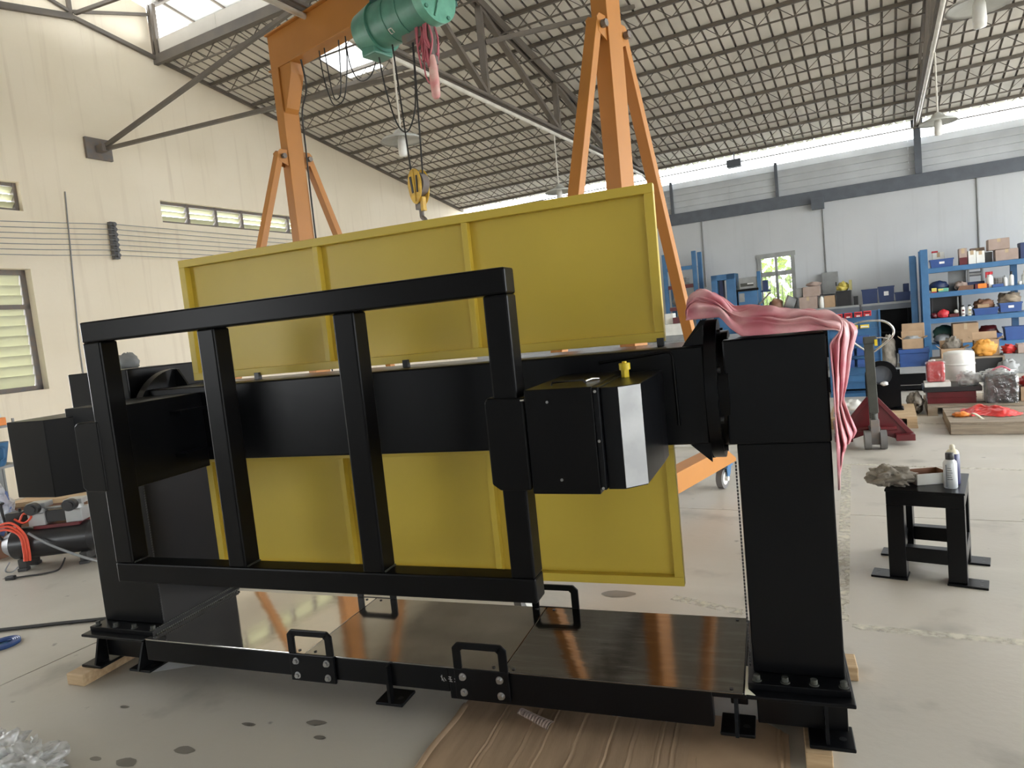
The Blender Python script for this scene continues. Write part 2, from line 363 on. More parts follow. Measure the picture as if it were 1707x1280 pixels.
def wall_mb(axis_pts, holes, top, t0, t1, along):
    """wall running along u or v with rectangular holes (a0,a1,z0,z1); top: function of a"""
    m = MB(); cuts = sorted(set(axis_pts + [h for q in holes for h in q[:2]]))
    for a0, a1 in zip(cuts, cuts[1:]):
        mid = (a0+a1)/2; zs = [0.0]
        for h in sorted([q for q in holes if q[0] <= mid <= q[1]], key=lambda q: q[2]): zs += [h[2], h[3]]
        zs.append(None)
        for k in range(0, len(zs), 2):
            z0 = zs[k]; z1 = zs[k+1]
            za, zb = (top(a0), top(a1)) if z1 is None else (z1, z1)
            p = [(a0, z0), (a1, z0), (a1, zb), (a0, za)]
            m.prism(p, along, t0, t1)
    return m
WBIG = (3.3, 5.15, 1.36, 2.97)
WHI = (7.2, 10.5, 3.75, 4.10); WHL = (2.2, 5.18, 3.73, 4.11); WNEAR = (-.7, 2.6, 0.0, 3.3)
wl = struct('wall_left')
part('plaster', wall_mb([VF-.24, 0.5, VR, VB+.24], [WBIG, WHI, WHL, WNEAR], lambda v: zroof(v)-.03, UL-.24, UL, 'x'), K['plaster'], wl)
# gable infill of the monitor: paler, set back a little
m = MB(); m.prism([(MV[0], zroof(MV[0])-.02), (VR, ZR-.02), (MV[1], zroof(MV[1])-.02), (MV[1]-.02, 7.1), (VR, 7.38), (MV[0]+.02, 7.1)], 'x', UL-.22, UL-.03)
part('gable_infill', m, K['plaster'], wl)
m = MB(); m.bar((UL+.01, MV[1], 6.3), (UL+.01, MV[1], 7.14), .05, .05); m.bar((UL+.01, MV[0], 6.3), (UL+.01, MV[0], 7.14), .05, .05); m.bar((UL+.01, VR, 6.5), (UL+.01, VR, 7.4), .05, .05)
m.bar((UL+.01, VR, 6.62), (UL+.01, MV[1], 7.0), .04, .04); m.bar((UL+.01, VR, 6.62), (UL+.01, MV[0], 7.0), .04, .04)
part('gable_post', m, K['trussm'], wl)
m = MB(); m.bar((UL+.04, VR, ZR-.04), (UL+.04, VB, zroof(VB)-.04), .05, .055); m.bar((UL+.04, VR, ZR-.04), (UL+.04, VF, zroof(VF)-.04), .06, .08)
part('gable_rafter', m, K['trussm'], wl)
part('wall_cable', MB().tube([(UL+.012, 5.75, 4.05), (UL+.012, 5.7, 3.2), (UL+.012, 5.62, 1.9), (UL+.012, 5.6, .4)], .009), K['gcable'], wl)
# windows of the left wall
def louvre_window(name, wn, nb, nl, tilt=35, frame=.05):
    v0, v1, z0, z1 = wn; o = struct(name)
    m = MB(); x0, x1 = UL-.17, UL-.10
    m.box(x0, x1, v0, v1, z0, z0+frame); m.box(x0, x1, v0, v1, z1-frame, z1)
    for i in range(nb+1):
        c = v0 + (v1-v0)*i/nb; hw = frame*.5 if 0 < i < nb else frame
        m.box(x0-.01, x1+.01, max(v0, c-hw), min(v1, c+hw), z0, z1)
    part('window_frame', m, K['iron'], o)
    for i in range(nb):
        a = v0 + (v1-v0)*i/nb + frame*.8; b = v0 + (v1-v0)*(i+1)/nb - frame*.8
        for k in range(nl):
            zc = z0 + frame + (z1-z0-2*frame)*(k+.5)/nl; hh = (z1-z0-2*frame)/nl*.52
            t = math.radians(tilt)
            m = MB().box(-.003, .003, a, b, -hh, hh).rotm(t, 'Y').move(((x0+x1)/2, 0, zc))
            part('louvre_pane', m, K['pane'], o)
    return o
louvre_window('window_1', WHI, 6, 3, 50, .045); louvre_window('window_2', WHL, 5, 3, 50, .045)
w3 = struct('window_3'); v0, v1, z0, z1 = WBIG; x0, x1 = UL-.2, UL-.14
m = MB(); zm = 2.48
for a, b, c, d in ((v0, v1, z0, z0+.06), (v0, v1, z1-.07, z1), (v0, v1, zm-.03, zm+.03), (v1-.07, v1, z0, z1), (v0, v0+.07, z0, z1), (4.42, 4.48, z0, z1)): m.box(x0, x1, a, b, c, d)
part('window_frame', m, K['iron'], w3)
for a, b in ((v0+.08, 4.41), (4.49, v1-.08)):
    n = 11
    for k in range(n):
        zc = z0+.07 + (z1-z0-.15)*(k+.5)/n
        if abs(zc-zm) < .04: continue
        m = MB().box(-.003, .003, a, b, -.078, .078).rotm(math.radians(14), 'Y').move((UL-.17, 0, zc)); part('louvre_pane', m, K['pane'], w3)
m = MB()
for k in range(7): m.cyl((UL-.12, v0+.1+k*.17, z0+.03), (UL-.12, v0+.1+k*.17, zm), .008, n=6)
for k in range(4): m.cyl((UL-.12, v0+.05, z0+.2+k*.27), (UL-.12, 4.42, z0+.2+k*.27), .008, n=6)
part('window_grille', m, K['conduit'], w3)
part('window_sill', MB().box(UL-.24, UL+.02, v0-.05, v1+.05, z0-.05, z0), K['plaster'], w3)
d1 = struct('added_door')                               # open doorway added in the left wall, unseen, to brighten the left floor
m = MB().box(UL-.2, UL+.02, WNEAR[0]-.08, WNEAR[0], 0, WNEAR[3]).box(UL-.2, UL+.02, WNEAR[1], WNEAR[1]+.08, 0, WNEAR[3]).box(UL-.2, UL+.02, WNEAR[0]-.08, WNEAR[1]+.08, WNEAR[3], WNEAR[3]+.1)
part('added_door_frame', m, K['iron'], d1)
# back wall
WB = (-2.37, -1.66, 1.2, 2.5)
wb = struct('wall_back')
part('plaster', wall_mb([UL, UR], [WB], lambda a: 3.6, VB, VB+.24, 'y'), K['plasterb'], wb)
part('ring_beam', MB().box(UL, UR, VB-.06, VB+.2, 3.50, 3.76), K['bluebeam'], wb)
part('beam_bracket', MB().box(-1.22, -.98, VB-.2, VB-.06, 3.36, 3.6), K['bluebeam'], wb)
for k in range(5):                                  # lapped siding boards in the strip above the beam
    z0 = 3.76 + k*.142
    for i in range(5):
        a = UL + (UR-UL)*i/5; b = UL + (UR-UL)*(i+1)/5
        part('siding_board', MB().prism([(VB+.05, z0), (VB+.13, z0), (VB+.13, z0+.145), (VB+.10, z0+.145)], 'x', a+.001, b-.001), K['siding'], wb)
for a in (-4.2, -1.9, .75, 2.9): part('siding_stud', MB().box(a-.03, a+.03, VB+.0, VB+.05, 3.76, 4.5), K['bluebeam'], wb)
for a in (-3.55, -1.02, 1.7): part('wall_conduit', MB().cyl((a, VB-.015, 2.0), (a, VB-.015, 3.5), .014, n=8), K['greypl'], wb)
# window of the back wall
w4 = struct('window_4'); a0, a1, z0, z1 = WB; y0, y1 = VB-.03, VB+.08
m = MB(); zt = 2.13; um = (a0+a1)/2
for p in ((a0-.05, a1+.05, z1-.02, z1+.08), (a0-.03, a0+.05, z0, z1), (a1-.05, a1+.03, z0, z1), (a0, a1, z0-.02, z0+.05), (a0, a1, zt-.05, zt+.05), (um-.025, um+.025, z0, z1)): m.box(p[0], p[1], y0, y1, p[2], p[3])
part('window_frame', m, K['winwood'], w4)
for a, b in ((a0+.05, um-.025), (um+.025, a1-.05)):
    part('pane', MB().box(a, b, VB+.03, VB+.036, z0+.05, zt-.05), K['paneb'], w4)
    for k in range(3): part('louvre_pane', MB().box(a, b, -.003, .003, -.045, .045).rotm(-.5, 'X').move((0, VB+.03, zt+.1+k*.1)), K['paneb'], w4)
    for k in range(3): part('window_bar', MB().cyl((a+.07+k*.085, VB+.0, z0+.03), (a+.07+k*.085, VB+.0, zt-.04), .007, n=6), K['winwood'], w4)
# front wall behind the camera
wf = struct('wall_front')
part('plaster', wall_mb([UL, UR], [(-7, -5.2, 1.2, 3), (4.2, 6.4, 0, 2.7)], lambda a: 4.75, VF-.24, VF, 'y'), K['plasterb'], wf)  # door opening at right added to light the machine's front
# right end wall with its wide open doorway, out of frame
wr = struct('wall_right')
part('plaster', wall_mb([VF-.24, VR, VB+.24], [(1.2, 14.6, 0, 4.55)], lambda v: zroof(v)-.03, UR, UR+.24, 'x'), K['plaster'], wr)
# roof
ce = struct('ceiling')
def sheet(u0, u1, va, vb, m0, name='roof_sheet', off=0.0):
    prof = []; n = 4; p = (u1-u0)/n
    for k in range(n):
        x = u0 + k*p; prof += [(x, 0), (x+p*.80, 0), (x+p*.84, .045), (x+p*.96, .045)]
    prof.append((u1, 0)); m = MB()
    def zz(v): return zroof(v)+off
    vs = [(x, v, zz(v)+h) for v in (va, vb) for x, h in prof]; k = len(prof)
    for i in range(k-1): m.add([vs[i], vs[i+1], vs[k+i+1], vs[k+i]], [(0, 1, 2, 3)], 0 if i % 4 == 0 else 1)
    part(name, m, m0, ce)
SW = .7375; NS = int((UR+.1-UL)/SW)+1
for i in range(NS):
    a = UL-.02 + i*SW; b = a+SW
    if i in (19, 21, 23):  # unseen skylights, added to brighten the right and back of the hall
        sheet(a, b, MV[1], 8.9, [K['roof'], K['roofrib']]); sheet(a, b, 8.9, 13.6, [K['skylight'], K['skylight']], 'skylight_sheet'); sheet(a, b, 13.6, VB+.05, [K['roof'], K['roofrib']])
    elif i == 3:
        sheet(a, b, MV[1], 8.40, [K['roof'], K['roofrib']]); sheet(a, b, 8.40, 9.50, [K['skylight'], K['skylight']], 'skylight_sheet'); sheet(a, b, 9.50, VB+.05, [K['roof'], K['roofrib']])
    else: sheet(a, b, MV[1], VB+.05, [K['roof'], K['roofrib']])
    sheet(a, b, MV[0], VF-.3, [K['roof'], K['roofrib']])
# translucent eave strip beyond the back wall and the raised monitor roof
for i in range(8):
    a = UL + i*(UR-UL)/8; b = a + (UR-UL)/8
    for s in (-1, 1):
        va, vb = VR, VR + s*2.05
        m = MB().prism([(va, 7.47), (vb, 7.47-2.05*.2), (vb, 7.47-2.05*.2+.02), (va, 7.49)], 'x', a+.005, b-.005)
        part('monitor_sheet', m, K['monitor'], ce)
m = MB()
for i in range(24):
    a = UL + .2 + i*.74
    for s in (-1, 1): m.bar((a, VR, 7.44), (a, VR+s*2.05, 7.03), .03, .03)
for s in (-1, 1):
    for k in (0.1, .7, 1.35, 1.98): m.bar((UL, VR+s*k, 7.43-.2*k), (UR, VR+s*k, 7.43-.2*k), .05, .05)
o = part('monitor_rafters', m, K['trussm'], ce); o['kind'] = 'stuff'
for s, v in ((-1, MV[0]), (1, MV[1])):
    m = MB().bar((UL, v, 6.30), (UR, v, 6.30), .07, .14); part('monitor_edge_beam', m, K['trussm'], ce)
    m = MB()
    for i in range(6):
        a = UL + .1 + i*(UR-UL-.2)/5; m.bar((a, v, 6.3), (a, v, 7.13), .06, .06)
    o = part('monitor_posts', m, K['trussm'], ce)
for s, v in ((-1, MV[0]), (1, MV[1])):
    for i in range(12):
        a = UL + i*(UR-UL)/12; m = MB().prism([(v, 6.34), (v+s*.03, 6.34), (v+s*.03, 6.60), (v, 6.60)], 'x', a+.004, a+(UR-UL)/12-.004); part('closure_sheet', m, K['roof'], ce)
# lattice purlins
def purlin(v):
    m = MB(); z = zroof(v)-.03; zb = z-.20
    m.bar((UL, v, z), (UR, v, z), .05, .05); m.bar((UL+.4, v, zb), (UR, v, zb), .022, .022)
    n = 70
    for k in range(n):
        a = UL + (UR-UL)*k/n; b = UL + (UR-UL)*(k+1)/n
        m.bar((a, v, z if k % 2 else zb), (b, v, zb if k % 2 else z), .010, .010) if k else None
    part('purlin', m, K['trussm'], ce)
for k in range(11): purlin(7.6 + k*.845)
for k in range(0, 11, 2): purlin(4.8 - k*.845)
# trusses
def truss(u, label):
    t = thing('roof_truss', label, 'truss', B(u, VR, 4.75), BA, 'roof trusses over the hall'); 
    def L(v, z): return (0, v-VR, z-4.75)
    def top(v): return zroof(v)-.17
    for s, e in ((-1, VF), (1, VB)):
        m = MB()
        for dx in (-.045, .045): m.bar((dx, 0, top(VR)-4.75), (dx, e-VR, top(e)-4.75), .035, .11)
        part('top_chord', m, K['trussm'], t)
    m = MB()
    for dx in (-.04, .04): m.bar((dx, VF-VR, 0), (dx, VB-VR, 0), .03, .035)
    part('bottom_chord', m, K['trussm'], t)
    nodes = [VR + k*2.4 for k in range(-4, 5)]
    for k, v in enumerate(nodes):
        if top(v) - 4.78 < .15: continue
        part('web_post', MB().bar(L(v, 4.76), L(v, top(v)), .09, .06, (0,1,0)), K['trussm'], t)
        for s in (-1, 1):
            if (v-VR)*s >= -.01 and abs(v+s*2.4-VR) < 10.0:
                part('web_brace', MB().bar(L(v, top(v)-.05), L(v+s*2.4, 4.78), .08, .06, (0,1,0)), K['trussm'], t)
    return t
truss(-4.65, 'dark steel roof truss left of the hoist, nearest the left gable wall'); truss(.75, 'dark steel roof truss right of the orange gantry, seen nearly end on')
truss(6.15, 'dark steel roof truss off to the right of the storage rack')
# truss posts standing on the back ring beam
for u, lab in ((.75, 'dark steel post on the back ring beam carrying the right truss'), (-4.65, 'dark steel post on the back ring beam behind the orange gantry')):
    t = bthing('truss_post', lab, 'post', u, VB-.05, 3.76); part('post', MB().box(-.06, .06, -.05, .05, 0, 1.0), K['bluebeam'], t); part('post_cap', MB().box(-.1, .1, -.07, .07, .9, 1.04), K['bluebeam'], t)
# bracing struts from the left gable
t = bthing('wall_bracket', 'dark steel plate on the left gable wall holding two bracing struts', 'bracket', UL, 6.24, 4.71)
part('plate', MB().box(0, .05, -.12, .26, -.14, .16), K['iron'], t, bev=.004); part('lug', MB().box(.05, .2, .02, .10, -.05, .05), K['iron'], t)
for q0, q1, lab, wd in (((UL+.1, 6.32, 4.72), (-4.72, 6.95, 6.2), 'dark square strut climbing from the gable bracket to the truss top', .052), ((UL+.1, 6.32, 4.70), (-4.72, 7.3, 4.78), 'dark square strut from the gable bracket to the truss bottom chord', .048),
        ((UL+.05, 9.46, 5.93), (-4.7, 8.62, 5.46), 'dark roof tie running along the sloping gable edge behind the hoist', .06), ((-4.6, 8.62, 5.46), (-2.9, 10.0, 5.9), 'dark roof tie rising from the left truss towards the right gantry leg', .055), ((UL+.05, 6.25, 6.60), (-4.7, 6.6, 6.35), 'dark roof tie at the ridge below the roof monitor', .045)):
    t = thing('roof_strut', lab, 'strut'); part('strut', MB().bar(B(*q0), B(*q1), wd, wd), K['trussm'], t, world=True)
# electric conduits along the truss bottom chords and hanging lamps
for u, lab in ((-4.68, 'white electric conduit along the left truss bottom chord'), (.75, 'white electric conduit along the right truss bottom chord')):
    t = bthing('conduit_pipe', lab, 'pipe', u, VR, 4.69)
    part('pipe', MB().cyl((0, -5.5, 0), (0, 9.9, 0), .028, n=8), K['conduit'], t)
def lamp(u, v, lab, zb=3.75):
    t = bthing('pendant_lamp', lab, 'lamp', u, v, zb)
    part('lamp_rod', MB().cyl((0,0,.12), (0,0,4.69-zb), .012, n=8), K['conduit'], t)
    part('lamp_shade', MB().lathe([(.03,.14),(.06,.12),(.10,.075),(.21,.035),(.24,.0),(.21,.018),(.09,.05),(.04,.08)], n=24), K['lampsh'], t)
    part('bulb', MB().lathe([(.03,.06),(.045,.02),(.05,-.10),(.045,-.16),(.0,-.17)], n=12), K['bulb'], t)
lamp(-4.68, 10.86, 'enamel pendant lamp hanging just left of the right gantry leg', 3.72); lamp(.78, 11.4, 'enamel pendant lamp hanging before the bright eave strip at right', 3.75)
lamp(.79, 6.94, 'enamel pendant lamp cut by the top right corner of the photo', 3.75); lamp(-4.63, 6.46, 'enamel pendant lamp hanging behind the hoist ropes', 3.75)
t = bthing('floodlight', 'small dark box lamp under the eaves above the back wall', 'lamp', -2.7, 16.0, 4.60); part('housing', MB().box(-.15, .15, -.1, .1, -.08, .08), K['bluebeam'], t, bev=.01); part('stem', MB().cyl((0,0,.08), (0,0,.25), .015, n=8), K['bluebeam'], t)
# wires strung along the left wall
t = bthing('wall_wiring', 'rack of insulators on the left wall with thin parallel wires', 'wires', UL, 6.32, 3.15)
part('insulator_rack', MB().box(.02, .09, -.04, .04, -.02, .52), K['insul'], t)
for k in range(7):
    z = .03 + k*.075
    part('insulator', MB().cyl((.09, 0, z), (.14, 0, z), .028, n=10), K['insul'], t)
    part('wire', MB().tube([(.9, -2.4, -.15+k*.062), (.5, -1.2, -.07+k*.07), (.12, 0, z), (.08, 3.2, z-.01), (.1, 9.8, z)], .005, n=4), K['gcable'], t)
# hedge outside the back window
m = MB()
rnd = random.Random(3)
for i in range(2600):
    x = rnd.uniform(-6, 2); y = 18.4 + rnd.uniform(-.5, .5); z = rnd.uniform(0, 3.4); s = rnd.uniform(.08, .16); a = rnd.uniform(0, PI); b = rnd.uniform(-1, 1)
    d = Vector((math.cos(a)*s, math.sin(a)*s, b*s)); e = Vector((0, -s*.5, s*.7)); c = Vector((x, y, z)); m.add([c-d, c-e, c+d, c+e], [(0,1,2,3)])
t = bthing('hedge', 'yellow-green hedge in daylight seen through the back window', 'hedge', 0, 0, -.26); 
o = part('leaves', m.move((0,0,.26)), K['hedge'], t); o['kind'] = 'stuff'

# ================================================================== THE POSITIONER
PO = thing('welding_positioner', 'large black two-column steel positioner with yellow shield and open work frame in front', 'machine', (-1.6, 2.67, 0))
def pp(name, m, k, parent=None, bev=.004, **kw): return part(name, m, K[k], parent or PO, world=True, bev=bev, **kw)
# --- base
Y0, Y1, ZT = 2.37, 2.975, .25
m = MB()
m.box(-2.95, -1.30, Y0+.004, Y0+.06, .14, ZT-.006); m.box(-1.30, -.265, Y0+.004, Y0+.06, .112, ZT-.006); m.box(-.265, -.15, Y0+.004, Y0+.03, .225, ZT-.006); m.box(-2.95, -.15, Y1-.06, Y1-.004, .14, ZT-.006)
for x in (-2.95, -2.02, -1.08, -.21): m.box(x, x+.06, Y0+.1, Y1-.06, .15, ZT-.006)
pp('base_frame', m, 'black')
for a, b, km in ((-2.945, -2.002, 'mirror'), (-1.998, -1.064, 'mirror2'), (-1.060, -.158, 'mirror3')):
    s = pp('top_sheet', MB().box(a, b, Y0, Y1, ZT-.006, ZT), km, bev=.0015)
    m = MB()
    for x in (a+.04, b-.04):
        for y in (Y0+.025, Y1-.025): m.cyl((x, y, ZT), (x, y, ZT+.003), .007, n=10)
    part('sheet_screws', m, K['blackpl'], s, world=True)
for xa, xb in ((-3.37, -2.95), (-.15, .195)):
    pp('end_plate', MB().box(xa, xb, Y0-.012, 3.02, ZT-.014, ZT), 'black')
    pp('end_box', MB().box(xa+.03, xb-.02, 2.465, 3.0, .09, ZT-.014), 'black')
def foot(x0, x1, y0, y1, gx, gy0, gy1, ztop=ZT-.014):
    f = pp('foot_plate', MB().box(x0, x1, y0, y1, .06, .074), 'black')
    g = MB().prism([(gy0, .074), (gy1, .074), (gy1, ztop), (gy1-.03 if gy0 < gy1 else gy1+.03, ztop)], 'x', gx-.006, gx+.006)
    part('gusset', g, K['black'], f, world=True)
    part('anchor_hole', MB().cyl(((x0*.25+x1*.75), y0*.6+y1*.4, .0742), ((x0*.25+x1*.75), y0*.6+y1*.4, .0752), .012, n=12), K['blackpl'], f, world=True)
foot(-3.43, -3.29, 2.378, 2.52, -3.345, 2.39, 2.466); foot(-3.11, -2.97, 2.39, 2.52, -3.03, 2.375, 2.466); foot(-1.65, -1.52, 2.352, 2.47, -1.575, 2.345, 2.376); foot(-.25, -.13, 2.41, 2.54, -.19, 2.385, 2.47)
foot(.045, .19, 2.392, 2.53, .105, 2.405, 2.466); foot(-3.2, -3.05, 2.95, 3.1, -3.1, 3.09, 3.0); foot(.0, .14, 2.95, 3.1, .07, 3.09, 3.0)
# lifting lugs bolted along the base
def lug(xc, y, s):
    hw = .117; o = MB(); yy = (y, y+.012)
    def rr(x0, x1, z0, z1, r):
        return [(x1-r, z0+0), (x1, z0+r), (x1, z1-r), (x1-r, z1), (x0+r, z1), (x0, z1-r), (x0, z0+r), (x0+r, z0)]
    o.box(xc-hw, xc+hw, yy[0], yy[1], .128, .252)
    o.prism([(xc-hw, .252), (xc-hw+.036, .252), (xc-hw+.036, .325), (xc-hw+.046, .334), (xc-hw+.022, .362), (xc-hw, .340)], 'y', *yy)
    o.prism([(xc+hw, .252), (xc+hw, .340), (xc+hw-.022, .362), (xc+hw-.046, .334), (xc+hw-.036, .325), (xc+hw-.036, .252)], 'y', *yy)
    o.box(xc-hw+.022, xc+hw-.022, yy[0], yy[1], .334, .362)
    lg = pp('lifting_lug', o, 'black', bev=.003)
    for dx in (-.08, .08):
        for z in (.155, .220):
            a = yy[0] if s < 0 else yy[1]
            b = MB().cyl((xc+dx, a, z), (xc+dx, a+s*.003, z), .0155, n=18).cyl((xc+dx, a+s*.003, z), (xc+dx, a+s*.014, z), .0095, n=14).cyl((xc+dx, a+s*.0142, z), (xc+dx, a+s*.0146, z), .005, n=6)
            part('lug_bolt', b, K['steel'], lg, world=True)
lug(-1.958, Y0-.012, -1); lug(-1.148, Y0-.012, -1); lug(-1.02, Y1-.002, 1); lug(-2.0, Y1-.002, 1)
# chalk marks beside the right front lug
m = MB(); cy = Y0+.0035
for a, b in (((-1.335,.205),(-1.322,.183)),((-1.331,.186),(-1.330,.21)),((-1.322,.20),(-1.313,.186)),((-1.300,.205),(-1.288,.205)),((-1.302,.196),(-1.286,.194)),((-1.298,.187),(-1.284,.185)),((-1.294,.206),(-1.290,.184)),((-1.274,.2),(-1.264,.182)),((-1.276,.186),(-1.262,.19)),((-1.266,.2),(-1.262,.176))):
    m.bar((a[0], cy, a[1]), (b[0], cy, b[1]), .003, .001, (0,1,0))
pp('chalk_mark', m, 'chalk', bev=0)
pp('bare_edge', MB().prism([(-.153, Y0-.004), (-.118, Y0-.006), (-.142, Y0+.03), (-.146, 2.56), (-.153, 2.56)], 'z', ZT-.002, ZT+.0018), 'primer', bev=0)
# --- columns
def column(xa, xb, y0, y1, ztop, bx, head):
    c = pp('column', MB().box(xa, xb, y0, y1, ZT+.024, ztop if head is None else head[0]), 'black', bev=.006)
    fl_ = part('column_flange', MB().box(bx[0], bx[1], 2.40, 3.0, ZT, ZT+.024), K['black'], c, world=True, bev=.002)
    n = 4
    for i in range(n):
        x = bx[0]+.03 + (bx[1]-bx[0]-.05)*i/(n-1)
        part('flange_bolt', MB().cyl((x, 2.425, ZT+.024), (x, 2.425, ZT+.028), .016, n=14).cyl((x, 2.425, ZT+.028), (x, 2.425, ZT+.044), .011, n=12).cyl((x, 2.425, ZT+.0442), (x, 2.425, ZT+.0446), .006, n=6), K['handleg'], c, world=True)
    return c
cr = column(-.125, .176, 2.48, 2.92, 1.472, (-.142, .185), (1.107,))
pp('column_head', MB().box(-.150, .178, 2.468, 2.93, 1.107, 1.472), 'black', bev=.006)
cl_ = column(-3.34, -2.935, 2.48, 2.98, 1.57, (-3.355, -2.925), None)
pp('head_cover', MB().prism([(2.56, 1.36), (2.93, 1.36), (2.93, 1.46), (2.90, 1.52), (2.58, 1.52), (2.56, 1.46)], 'x', -3.44, -3.338), 'black')
for x, s in ((-2.928, 1), (-.131, -1)):           # weld beads up the column and along its foot
    pts = [(x, 2.475, ZT+.03 + i*.012) for i in range(int((.80)/.012))]
    m = MB()
    for i in range(60): m.cyl((x + s*.002, 2.474, .30+i*.0125), (x + s*.002, 2.474, .309+i*.0125), .0035, n=6)
    o = pp('weld_bead', m, 'blackpl', bev=0); o['kind'] = 'stuff'
m = MB()
for i in range(46):
    for dx, dz in ((.003, .026), (.012, .003)): m.cyl((-2.935+dx, 2.42+i*.0125, ZT+dz), (-2.935+dx, 2.429+i*.0125, ZT+dz), .0042, n=6)
o = pp('weld_bead', m, 'handleg', bev=0); o['kind'] = 'stuff'
# --- slewing rings / face plates
AX = (2.67, 1.285)
def disc(x0, x1, r, ir, s):
    d = pp('face_plate', MB().cyl((x0, *AX), (x1, *AX), r, n=56), 'black', bev=.005)
    part('bearing_ring', MB().cyl((x1 if s > 0 else x0, *AX), ((x1+.035) if s > 0 else x0-.11, *AX), ir, n=48), K['blackm'], d, world=True)
    for k in range(8):
        a = 2*PI*(k+.5)/8; y = AX[0]+math.cos(a)*(r-.03); z = AX[1]+math.sin(a)*(r-.03); xx = x1 if s > 0 else x0
        part('plate_bolt', MB().cyl((xx, y, z), (xx+s*.012, y, z), .012, n=10), K['blackpl'], d, world=True)
    return d
disc(-.213, -.172, .258, .215, 1); disc(-2.86, -2.818, .264, .20, -1)
# --- main beam
pp('main_beam', MB().box(-2.818, -.213, 2.49, 2.85, 1.107, 1.46), 'black', bev=.008)
for s in (-1, 1):
    for (xa, xb) in ((-.300, -.213), (-2.74, -2.818)):
        z0 = 1.46 if s > 0 else 1.107
        pp('beam_gusset', MB().prism([(xa, z0), (xb, z0), (xb, z0 + s*.085), (xb+(-.02 if xb > -1 else .02), z0+s*.085)], 'y', 2.655, 2.67), 'black', bev=.002)
    pp('beam_gusset', MB().prism([(-.29, 1.107 if s < 0 else 1.46), (-.213, 1.107 if s < 0 else 1.46), (-.213, (1.107 if s < 0 else 1.46)+s*.07)], 'y', 2.51, 2.525), 'black', bev=.002)
pp('access_bead', MB().tube([(-.59, 2.488, 1.425), (-.345, 2.488, 1.447), (-.33, 2.488, 1.444), (-.322, 2.488, 1.43), (-.318, 2.488, 1.18)], .006), 'blackm', bev=0)
# --- yellow shield panels standing on and hanging under the beam
def shield(z0, z1):
    x0, x1, yf, yb = -2.70, -.368, 2.66, 2.70
    s = pp('shield_panel', MB().box(x0+.01, x1-.01, yb-.004, yb, z0+.01, z1-.01), 'yellow', bev=0)
    b = .036
    for q in ((x0, x1, z1-b, z1), (x0, x1, z0, z0+b)): part('shield_border', MB().box(q[0], q[1], yf, yb-.004, q[2], q[3]), K['yellow'], s, world=True, bev=.002)
    for q in ((x0, x0+b), (x1-b, x1)): part('shield_border', MB().box(q[0], q[1], yf, yb-.004, z0+b, z1-b), K['yellow'], s, world=True, bev=.002)
    for xr in (-1.908, -1.164): part('shield_rib', MB().box(xr, xr+.027, yf+.001, yb-.004, z0+b, z1-b), K['yellow'], s, world=True, bev=.002)
    return s
shield(1.478, 2.074); shield(.508, 1.096)
for x in (-.385, -1.49, -2.3): pp('shield_clip', MB().box(x-.012, x+.014, 2.645, 2.668, 1.46, 1.492), 'blackpl', bev=.001)
# --- work frame (open rectangular tube frame in front)
xl, xr_, yf, yb, zb, zt, tw = -2.585, -.745, 2.0, 2.085, .700, 1.779, .083
wfm = pp('work_frame', MB().box(xl, xr_, yf, yb, zt-tw, zt), 'blackm', bev=.007)
part('frame_rail', MB().box(xl, xr_, yf, yb, zb, zb+tw), K['blackm'], wfm, world=True, bev=.007)
for a, b in ((xl, xl+.095), (-1.990, -1.909), (-1.388, -1.304), (xr_-tw, xr_)):
    part('frame_post', MB().box(a, b, yf+.001, yb-.001, zb+tw, zt-tw), K['blackm'], wfm, world=True, bev=.007)
for x in (xl+.095, -1.909, -1.304, xr_-tw):          # weld lines at the foot of each post
    m = MB()
    for i in range(8): m.cyl((x+.002, yf+.01+i*.009, zb+tw+.003), (x+.002, yf+.017+i*.009, zb+tw+.003), .0035, n=6)
    o = part('frame_weld', m, K['handleg'], wfm, world=True); o['kind'] = 'stuff'
# --- right drive unit
ZG0, ZG1 = 1.062, 1.392
pp('frame_adapter', MB().prism([(xr_-.112, 1.36), (xr_-.112, 1.095), (xr_-.085, 1.075), (xr_+.02, 1.075), (xr_+.02, 1.37), (xr_-.10, 1.375)], 'y', yf-.006, yb+.07), 'blackm', bev=.006)
gb = pp('drive_housing', MB().prism([(-.722, 2.0), (-.502, 1.99), (-.498, 2.49), (-.722, 2.49)], 'z', ZG0, ZG1), 'blackm', bev=.003)
part('housing_lip', MB().box(-.502, -.484, 1.996, 2.49, ZG0+.012, ZG1-.004), K['black'], gb, world=True, bev=.002)
g2 = pp('motor_cover', MB().prism([(-.484, 2.02), (-.430, 2.02), (-.372, 2.075), (-.362, 2.37), (-.362, 2.49), (-.484, 2.49)], 'z', ZG0+.008, ZG1-.008), 'black', bev=.003)
ch = MB(); d = Vector((.058, .055, 0)).normalized(); nrm = Vector((d.y, -d.x, 0))*.0015
a, b = Vector((-.430, 2.02, 0))+nrm, Vector((-.372, 2.075, 0))+nrm
ch.add([(a.x, a.y, ZG0+.012), (b.x, b.y, ZG0+.012), (b.x, b.y, ZG1-.010), (a.x, a.y, ZG1-.010)], [(0,1,2,3)])
part('metal_panel', ch, K['alu'], g2, world=True, solid=.002)
part('breather_cap', MB().cyl((-.459, 2.30, ZG1-.008), (-.459, 2.30, ZG1+.018), .014, n=6).cyl((-.459, 2.30, ZG1+.018), (-.459, 2.30, ZG1+.040), .019, n=14).cyl((-.459, 2.30, ZG1+.040), (-.459, 2.30, ZG1+.046), .008, n=8), K['yknob'], g2, world=True)
